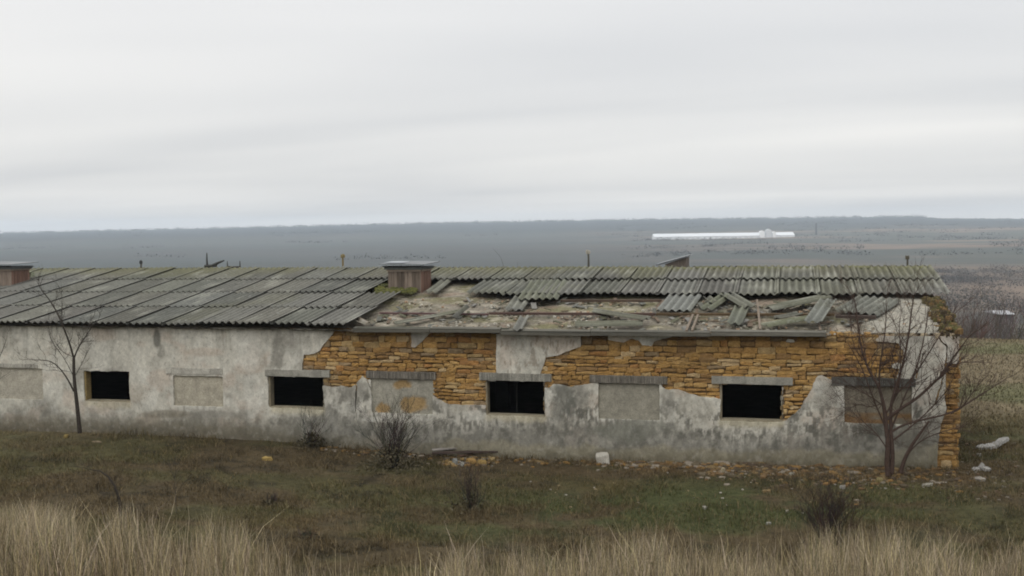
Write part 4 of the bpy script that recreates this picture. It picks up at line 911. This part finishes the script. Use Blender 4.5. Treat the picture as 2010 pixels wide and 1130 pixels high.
# ------------------------------------------------------------------ far buildings
def far_building(px0, px1, pyb, pyt, d, label, k=(0.78, 0.79, 0.80), roof=(0.72, 0.74, 0.76), dep=14, name='farm_shed', tower=None, bays=0):
    a = at(px0, pyb, d); b = at(px1, pyb, d); L_ = np.hypot(b[0] - a[0], b[1] - a[1]); h = at(px0, pyt, d)[2] - a[2]; gzz = min(gz(a[0], a[1]), gz(b[0], b[1]))
    base = np.array([(a[0] + b[0]) / 2, (a[1] + b[1]) / 2, (a[2] + b[2]) / 2]); t = thing(name, base, label, 'building')
    ex = np.array([b[0] - a[0], b[1] - a[1], 0]) / L_; ey = np.array([-ex[1], ex[0], 0]); dn = 0 if gzz > base[2] else gzz - base[2] - 0.5
    o = base - ex * L_ / 2; mb = MB(); mb.obox(o + [0, 0, dn], ex * L_, ey * dep, [0, 0, h * 0.55 - dn], k); mb.build('wall', M['far'], t)
    mb = MB(); P = [o + ey * -0.6 + [0, 0, h * 0.53], o + ey * dep / 2 + [0, 0, h], o + ey * (dep + 0.6) + [0, 0, h * 0.53]]; Q = [p + ex * L_ for p in P]; mb.add(P + Q, [(0, 3, 4, 1), (1, 4, 5, 2), (0, 1, 2), (5, 4, 3), (0, 2, 5, 3)], roof); mb.build('roof', M['far'], t)
    for i in range(bays):
        mb = MB(); q = o + ex * (L_ * (i + 0.5) / bays) - ey * 0.1; mb.obox(q + [0, 0, h * 0.15], ex * L_ / bays * 0.45, ey * 0.1, [0, 0, h * 0.22], (0.58, 0.60, 0.62)); mb.build('window', M['far'], t)
    if tower:
        for (x0, x1, yt, kk) in tower:
            q = at(x0, pyb, d); q2 = at(x1, pyb, d); hh = at(x0, yt, d)[2] - base[2]; w_ = np.hypot(q2[0] - q[0], q2[1] - q[1]); oo = np.array([q[0], q[1], base[2]]) - ey * 2.5; mb = MB(); mb.obox(oo + [0, 0, dn], ex * w_, ey * 8, [0, 0, hh * 0.86 - dn], kk)
            c1 = oo + [0, 0, hh * 0.86]; mb.add([c1, c1 + ex * w_, c1 + ex * w_ + ey * 8, c1 + ey * 8, c1 + ex * w_ / 2 + [0, 0, hh * 0.14], c1 + ex * w_ / 2 + ey * 8 + [0, 0, hh * 0.14]], [(0, 1, 4), (1, 2, 5, 4), (2, 3, 5), (3, 0, 4, 5)], kk); mb.build('tower', M['far'], t)
    return t
far_building(1283, 1560, 470, 457, 1500, 'very long bright white shed with a small tower far away on the valley slope', (0.74, 0.75, 0.76), (0.62, 0.64, 0.66), 18, 'farm_shed', [(1491, 1500, 452, (0.85, 0.86, 0.87)), (1503, 1514, 449, (0.6, 0.62, 0.64)), (1516, 1522, 454, (0.85, 0.86, 0.87))], 24)
far_building(1270, 1443, 478.5, 474, 1420, 'low pale wall-like shed in front of the very long white shed', (0.62, 0.60, 0.57), (0.55, 0.54, 0.52), 8)
far_building(1659, 1672, 476, 469, 1450, 'tiny white house on the slope right of the tall dark chimney stack', (0.85, 0.85, 0.85), (0.7, 0.7, 0.7), 8)
far_building(1489, 1499, 491, 486, 1150, 'tiny pale hut on the slope below the tower of the long white shed', (0.6, 0.6, 0.6), (0.5, 0.5, 0.5), 5)
far_building(1955, 1990, 622, 611, 150, 'whitish low roof among the bare trees at the right edge', (0.16, 0.145, 0.14), (0.34, 0.34, 0.35), 4)
far_building(1945, 1975, 546, 541, 520, 'pale low building in the valley at the right edge', (0.42, 0.42, 0.42), (0.42, 0.42, 0.44), 6)
far_building(1870, 1880, 472, 466, 1500, 'small grey house right of the tiny white house on the slope', (0.4, 0.42, 0.43), (0.35, 0.36, 0.37), 7)
a = at(1602, 462, 1600); b = at(1602, 438, 1600); mb = MB(); mb.tube([(0, 0, -8), (0, 0, (b[2] - a[2]) * .6), (0, 0, b[2] - a[2])], 1.7, 1.2, 8, (0.06, 0.06, 0.065)); o = mb.build('chimney_stack', M['far']); o.location = Vector(a); tag(o, 'tall dark chimney stack right of the long white shed', 'chimney')

# ------------------------------------------------------------------ debris on the ground
mb = MB()
def onr(x, y, r): return (x, y, gz(x, y) + r * 0.2)
for i in range(1900):
    px = random.uniform(640, 1900) if random.random() < 0.35 else random.uniform(1180, 1760); X = wp(px, 905)[0]; y = -abs(random.gauss(0.0, 0.28 + 0.3 * (px > 1380))) - 0.04
    if px > 1500 and random.random() < 0.3: y -= random.uniform(0, 1.0)
    if X > XR - 0.1 and random.random() < 0.5: continue
    r = random.uniform(0.012, 0.055) * (1 if random.random() < 0.85 else 1.7); k = random.choice([(0.17, 0.12, 0.06), (0.14, 0.09, 0.045), (0.22, 0.19, 0.15), (0.11, 0.09, 0.06), (0.08, 0.06, 0.042), (0.20, 0.12, 0.045), (0.07, 0.055, 0.035)])
    mb.rock(onr(X, y, r), (r * 1.4, r, r * 0.4), k)
for i in range(170):
    p = gp(random.uniform(1860, 2010), random.uniform(868, 985)); r = random.uniform(0.01, 0.04); mb.rock(onr(p[0], p[1], r), (r, r, r * 0.5), random.choice([(0.17, 0.15, 0.12), (0.13, 0.09, 0.06), (0.10, 0.08, 0.06)]))
for i in range(50):
    p = gp(random.uniform(1000, 1900), random.uniform(930, 1010)); r = random.uniform(0.01, 0.03); mb.rock(onr(p[0], p[1], r), (r, r, r * 0.5), random.choice([(0.30, 0.28, 0.24), (0.25, 0.2, 0.12)]))
for i in range(150):
    p = gp(random.uniform(862, 978), random.uniform(897, 916)); r = random.uniform(0.02, 0.065); mb.rock((p[0], min(p[1], -0.08), p[2] + r * 0.2), (r * 1.2, r, r * 0.6), random.choice([(0.26, 0.17, 0.07), (0.20, 0.12, 0.05), (0.22, 0.21, 0.18), (0.12, 0.09, 0.06), (0.28, 0.2, 0.09)]))
o = mb.build('rubble', M['stone']); tag(o, 'fallen sandstone chips and crumbs strewn along the foot of the wall', 'rubble', kind='stuff')

def chunk(px, py, r, k, label, cat='stone', name='fallen_stone', grp=None, py_=None):
    p = gp(px, py); mb = MB(); mb.rock((0, 0, r[2] * 0.4), r, [q * 0.62 for q in k]); o = mb.build(name, M['stone']); o.location = Vector((p[0], p[1], gz(p[0], p[1]))); tag(o, label, cat, grp); return o
chunk(1728, 947, (0.09, 0.07, 0.07), (0.30, 0.25, 0.12), 'squarish yellow stone lying left of the foot of the bushy bare tree')
chunk(1820, 956, (0.14, 0.06, 0.04), (0.36, 0.34, 0.28), 'long pale stone in the grass below the building corner')
chunk(1655, 960, (0.09, 0.06, 0.04), (0.42, 0.40, 0.35), 'whitish stone at the front of the rubble above the dense dark shrub')
chunk(1383, 999, (0.05, 0.04, 0.035), (0.40, 0.38, 0.33), 'small white stone alone in the turf left of the dense dark shrub')
chunk(1508, 1029, (0.06, 0.04, 0.03), (0.34, 0.33, 0.28), 'pale stone nearest the dry grass left of the dense dark shrub')
chunk(1545, 1006, (0.07, 0.04, 0.025), (0.28, 0.26, 0.2), 'flat dull stone in the turf beside the top of the dense dark shrub')
chunk(525, 904, (0.13, 0.07, 0.05), (0.46, 0.33, 0.12), 'bright yellow stone alone in the turf below the second dark window')
chunk(130, 858, (0.16, 0.06, 0.04), (0.36, 0.27, 0.10), 'yellow slab at the wall foot beside the slender forked tree')
chunk(190, 869, (0.14, 0.05, 0.03), (0.30, 0.24, 0.16), 'pinkish flat stone in front of the slender forked tree')
chunk(1420, 927, (0.07, 0.06, 0.06), (0.42, 0.36, 0.24), 'round cream stone in the rubble below the rightmost dark window')
chunk(1553, 934, (0.09, 0.06, 0.04), (0.36, 0.35, 0.29), 'greyish stone in the rubble left of the biggest stone spill')
chunk(1922, 895, (0.05, 0.05, 0.04), (0.38, 0.36, 0.32), 'small white lump between the two white debris pieces')
# white cube of aerated concrete leaning at the wall
p = gp(1189, 905); mb = MB(); V = []
for z_, s_ in ((0, 0.92), (0.04, 1.0), (0.20, 0.98), (0.235, 0.88)):
    for a, b in ((-1, -1), (0, -1.06), (1, -1), (1.05, 0), (1, 1), (0, 1.04), (-1, 1), (-1.03, 0)): V.append((a * 0.13 * s_ + random.uniform(-.008, .008), b * 0.11 * s_ + random.uniform(-.008, .008), z_ + random.uniform(-.006, .006)))
Fc = [tuple(range(7, -1, -1)), tuple(range(24, 32))] + [(k * 8 + j, k * 8 + (j + 1) % 8, k * 8 + 8 + (j + 1) % 8, k * 8 + 8 + j) for k in range(3) for j in range(8)]
mb.add(V, Fc, (0.40, 0.38, 0.33)); o = mb.build('concrete_block', M['concrete']); o.location = Vector((p[0], min(p[1], -0.2), gz(p[0], p[1]) - 0.02)); o.rotation_euler = (0.05, -0.08, 0.2); tag(o, 'white worn concrete block standing at the foot of the wall', 'block')
# plank heap
def plank(pa, pb, w_, th, k, label, lift=0.05):
    a = gp(*pa); b = gp(*pb); a = np.array([a[0], a[1], gz(a[0], a[1]) + lift]); b = np.array([b[0], b[1], gz(b[0], b[1]) + lift * 1.3]); d = b - a; s_ = np.cross([0, 0, 1], d); s_ = s_ / np.linalg.norm(s_) * w_; mb = MB(); n = 6; V = []
    for i in range(n + 1):
        q = d * i / n; e = s_ * (1 + random.uniform(-0.12, 0.12)); z_ = np.array([0, 0, random.uniform(-0.006, 0.006)]); V += [q + z_, q + e + z_, q + e + z_ + [0, 0, th], q + z_ + [0, 0, th]]
    Fc = [(3, 2, 1, 0), (n * 4, n * 4 + 1, n * 4 + 2, n * 4 + 3)]
    for i in range(n):
        for j in range(4): Fc.append((i * 4 + j, i * 4 + (j + 1) % 4, i * 4 + 4 + (j + 1) % 4, i * 4 + 4 + j))
    mb.add(V, Fc, k); o = mb.build('plank', M['wood_h']); o.location = Vector(a); tag(o, label, 'plank')
plank((848, 900), (985, 898), 0.12, 0.035, (0.06, 0.045, 0.038), 'long dark rotten plank lying along the wall foot on the stone heap', 0.08)
plank((850, 897), (925, 893), 0.14, 0.02, (0.24, 0.22, 0.20), 'pale upper plank on the left end of the long dark plank', 0.125)
plank((905, 903), (945, 895), 0.08, 0.02, (0.10, 0.06, 0.045), 'short dark plank crossing under the long plank', 0.05)
for (x, y, r, k, lab) in ((893, 911, (0.13, 0.08, 0.07), (0.30, 0.31, 0.29), 'grey rough lump under the planks, left in the heap'), (925, 910, (0.16, 0.09, 0.08), (0.40, 0.25, 0.09), 'ochre stone under the planks, middle of the heap'), (945, 912, (0.14, 0.08, 0.07), (0.42, 0.29, 0.11), 'yellow stone at the front right of the plank heap'), (965, 906, (0.13, 0.07, 0.06), (0.34, 0.25, 0.12), 'brownish stone at the right end of the plank heap'), (908, 914, (0.08, 0.06, 0.05), (0.38, 0.37, 0.33), 'small white stone at the front of the plank heap')): chunk(x, y, r, k, lab)
# white debris right of the building
def debris(P, k, label):
    g = gp(*P[0][:2]); mb = MB()
    for (x, y, rx, rz, rot) in P:                # thick broken render slabs, tipped against each other
        q = gp(x, y) - g; n = 7; V = []; a0 = random.uniform(0, 6)
        for zz in (0, 0.05):
            for j in range(n):
                t = a0 + j / n * 6.283; rr = (0.65 + 0.35 * ((j * 37 + int(x)) % 5) / 4); u = math.cos(t) * rx * rr; v_ = math.sin(t) * rx * 0.7 * rr
                V.append((q[0] + u * math.cos(rot) - zz * math.sin(rot), q[1] + v_ * 0.9, q[2] + rz + u * math.sin(rot) + v_ * 0.28 + zz))
        mb.add(V, [tuple(range(n - 1, -1, -1)), tuple(range(n, 2 * n))] + [(j, (j + 1) % n, n + (j + 1) % n, n + j) for j in range(n)], np.array(k) * random.uniform(0.8, 1.15))
    o = mb.build('plaster_debris', M['stone']); o.location = Vector(g); tag(o, label, 'debris')
debris([(1928, 882, 0.14, 0.02, 0.1), (1944, 881, 0.15, 0.03, 0.25), (1955, 880, 0.18, 0.05, 0.45), (1966, 878, 0.17, 0.10, 0.5), (1975, 876, 0.08, 0.12, 0.2)], (0.34, 0.335, 0.32), 'larger jagged white plaster slab lying in the grass right of the building')
debris([(1916, 925, 0.10, 0.01, 0.1), (1928, 924, 0.09, 0.05, 0.9), (1936, 925, 0.09, 0.02, -0.2)], (0.32, 0.31, 0.29), 'smaller white plaster lump with a point, in the grass near the building corner')
debris([(1921, 943, 0.10, 0.0, 0.05), (1928, 944, 0.07, 0.0, 0.1)], (0.25, 0.23, 0.2), 'flat pale chip below the pointed white plaster lump')

# ------------------------------------------------------------------ grass
def blades(P, H, Wd, lean, C, name, nseg=3, wob=0.0, root=None):
    n = len(P); az = RS.rand(n) * 6.283; ld = np.stack([np.cos(az), np.sin(az)], 1) * (lean * np.abs(RS.randn(n)))[:, None]
    wa = RS.rand(n) * 6.283; wd = np.stack([np.cos(wa), np.sin(wa), 0 * wa], 1) * (Wd / 2)[:, None]
    Vs = []
    for k in range(nseg):
        t = k / nseg; c = P + np.stack([ld[:, 0] * t * t * H, ld[:, 1] * t * t * H, H * t * (1 - 0.1 * t)], 1); f_ = 1 - 0.5 * t
        if wob and k: c = c + RS.randn(n, 3) * np.array([1, 1, 0.2]) * (wob * H * t)[:, None]
        Vs += [c - wd * f_, c + wd * f_]
    Vs.append(P + np.stack([ld[:, 0] * H, ld[:, 1] * H, H * 0.9], 1)); V = np.stack(Vs, 1); m_ = 2 * nseg + 1; base = np.arange(n)[:, None] * m_; Fc = []
    for k in range(nseg - 1): Fc += (base + np.array([2 * k, 2 * k + 1, 2 * k + 3, 2 * k + 2])).tolist()
    Fc += (base + np.array([2 * nseg - 2, 2 * nseg - 1, 2 * nseg])).tolist()
    CC = np.repeat(C[:, None, :], m_, 1)
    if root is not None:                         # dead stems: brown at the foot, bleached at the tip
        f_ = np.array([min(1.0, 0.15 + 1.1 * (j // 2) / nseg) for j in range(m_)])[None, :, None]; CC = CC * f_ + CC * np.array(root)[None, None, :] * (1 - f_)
    return mesh(name, V.reshape(-1, 3), Fc, M['grass'], None, CC.reshape(-1, 3))
# short winter turf between the bank and the wall
n = 210000; tt = 13.5 + 12 * RS.rand(n) ** 1.1; aa = RS.uniform(-0.52, 0.50, n)
x = CAM[0] + tt * (Fh[0] + Rh[0] * aa); y = CAM[1] + tt * (Fh[1] + Rh[1] * aa); keep = (y < -0.03) | (x > XR + 0.1); x = x[keep]; y = y[keep]
cl = fbm(x * 1.3, y * 1.3, 180, 4); kp = RS.rand(len(x)) < ss(0.30, 0.62, cl) + 0.15; x = x[kp]; y = y[kp]; cl = cl[kp]
C = gcol(x, y) * (0.6 + 1.2 * RS.rand(len(x)))[:, None] * np.array([1.12, 1.08, 1.0]); g2 = (RS.rand(len(x)) < 0.16)[:, None]; C = np.where(g2, np.array([[0.17, 0.13, 0.07]]), C)
P = np.stack([x, y, ground_z(x, y) - 0.005], 1); tuft = ss(0.66, 0.74, vn(x * 2.6, y * 2.6, 182)) * 0.10 + ss(-0.7, -0.1, y) * 0.09 * ss(0.4, 0.7, cl); o = blades(P, 0.02 + (0.08 + tuft) * RS.rand(len(x)) * (0.4 + cl), 0.006 + 0.008 * RS.rand(len(x)), 0.9, C, 'turf', 2); tag(o, 'short brown and olive winter turf in front of the building', 'grass', kind='stuff')
# field grass further right
n = 14000; tt = RS.uniform(24, 50, n); aa = RS.uniform(0.36, 0.52, n); x = CAM[0] + tt * (Fh[0] + Rh[0] * aa); y = CAM[1] + tt * (Fh[1] + Rh[1] * aa)
C = gcol(x, y) * (0.7 + 0.8 * RS.rand(n))[:, None]; P = np.stack([x, y, ground_z(x, y) - 0.01], 1); o = blades(P, 0.04 + 0.07 * RS.rand(n), 0.02 + 0.02 * RS.rand(n), 0.8, C, 'field_grass', 2); tag(o, 'greenish field grass right of the building', 'grass', kind='stuff')
# tall dry grass on the bank in the foreground
TOP = [(-150, 985), (0, 975), (110, 980), (140, 1050), (185, 1050), (200, 990), (290, 995), (330, 1030), (450, 1040), (490, 1085), (560, 1100), (740, 1120), (850, 1105), (870, 1080), (960, 1072), (1090, 1090), (1180, 1070), (1230, 1044), (1340, 1058), (1380, 1090), (1500, 1092), (1570, 1070), (1700, 1060), (1780, 1064), (1880, 1085), (1950, 1100), (2010, 1090), (2200, 1080)]
n = 125000; pxs = RS.uniform(-220, 2230, n); tt = RS.uniform(6.8, 11.2, n)
X = CAM[0] + tt * (Fh[0] + Rh[0] * (pxs - 1005) / FPX); Y = CAM[1] + tt * (Fh[1] + Rh[1] * (pxs - 1005) / FPX); Z = ground_z(X, Y)
topy = np.interp(pxs, *zip(*TOP)) + RS.randn(n) * 14; hz = 440 - (pxs - 1005) * 0.0134; ztop = CAM[2] - (topy - hz) / FPX * tt
clf = fbm(X * 3.2, Y * 2.0, 190, 4); H = (ztop - Z) * (0.35 + 0.60 * RS.rand(n)) * (0.36 + 1.1 * ss(0.25, 0.75, clf) + 0.35 * (vn(X * 1.1, Y * 0.5, 195) - 0.4))
H = np.where(RS.rand(n) < 0.02, H * 1.5, H); dens = ss(0.44, 0.56, clf) * ss(0.34, 0.52, fbm(X * 1.2 + 3, Y * 1.4, 197, 3)) + 0.04
dens = dens * np.interp(pxs, [-200, 125, 140, 182, 198, 450, 560, 840, 880, 3000], [1, 1, 0.2, 0.2, 1, 1, 0.25, 0.3, 1, 1])
k = (H > 0.10) & (RS.rand(n) < dens); X, Y, Z, H, clf, pxs = X[k], Y[k], Z[k], np.minimum(H[k], 0.85), clf[k], pxs[k]
g = RS.rand(len(X)); base = np.array([0.46, 0.385, 0.255]); C = base[None] * (0.35 + 1.1 * g ** 1.3)[:, None] * np.stack([np.ones(len(g)), 0.96 + 0.08 * RS.rand(len(g)), 0.8 + 0.4 * RS.rand(len(g))], 1); C = np.where((RS.rand(len(X)) < 0.15)[:, None], np.array([[0.10, 0.075, 0.045]]), C); C = np.where((RS.rand(len(X)) < 0.10)[:, None], np.array([[0.10, 0.11, 0.05]]), C)
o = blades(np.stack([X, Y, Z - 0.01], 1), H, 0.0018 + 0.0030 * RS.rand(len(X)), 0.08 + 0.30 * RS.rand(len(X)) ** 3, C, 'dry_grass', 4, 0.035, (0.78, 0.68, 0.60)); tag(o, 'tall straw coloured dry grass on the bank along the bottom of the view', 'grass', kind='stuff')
n = 30000; pxs = RS.uniform(-220, 2230, n); tt = RS.uniform(6.5, 14, n); X = CAM[0] + tt * (Fh[0] + Rh[0] * (pxs - 1005) / FPX); Y = CAM[1] + tt * (Fh[1] + Rh[1] * (pxs - 1005) / FPX)
C = np.array([[0.13, 0.095, 0.055]]) * (0.5 + RS.rand(n))[:, None]; o = blades(np.stack([X, Y, ground_z(X, Y) - 0.01], 1), 0.05 + 0.16 * RS.rand(n) * vn(X * 2, Y * 2, 7), 0.004 + 0.004 * RS.rand(n), 0.9, C, 'bank_thatch', 2); tag(o, 'matted brown dead grass between the tall tufts on the bank', 'grass', kind='stuff')

# loose tufts where the bank runs out into the turf
n = 26000; pxs = RS.uniform(-100, 2110, n); tt = RS.uniform(11, 17.5, n); X = CAM[0] + tt * (Fh[0] + Rh[0] * (pxs - 1005) / FPX); Y = CAM[1] + tt * (Fh[1] + Rh[1] * (pxs - 1005) / FPX)
k = (RS.rand(n) < ss(0.60, 0.74, fbm(X * 1.5, Y * 1.5, 199, 4))); X, Y = X[k], Y[k]; C = np.array([[0.20, 0.155, 0.09]]) * (0.45 + 0.9 * RS.rand(len(X)))[:, None]
o = blades(np.stack([X, Y, ground_z(X, Y) - 0.01], 1), 0.10 + 0.20 * RS.rand(len(X)), 0.004 + 0.003 * RS.rand(len(X)), 0.35, C, 'dry_tufts', 3, 0.04); tag(o, 'scattered low dry tufts where the bank meets the turf', 'grass', kind='stuff')

# ------------------------------------------------------------------ haze over the valley
m = bpy.data.materials.new('haze_air'); m.use_nodes = True; t = m.node_tree; t.nodes.clear(); oo = t.nodes.new('ShaderNodeOutputMaterial'); v = t.nodes.new('ShaderNodeVolumePrincipled')
v.inputs['Color'].default_value = (0.80, 0.895, 1.0, 1); v.inputs['Density'].default_value = 2.6e-4; v.inputs['Anisotropy'].default_value = 0.1; t.links.new(v.outputs[0], oo.inputs['Volume'])
mb = MB(); mb.box((-3650, -3650, -40), (3650, 3650, 40)); o = mb.build('haze', m); tag(o, 'thin grey haze lying over the valley', 'haze', kind='stuff')
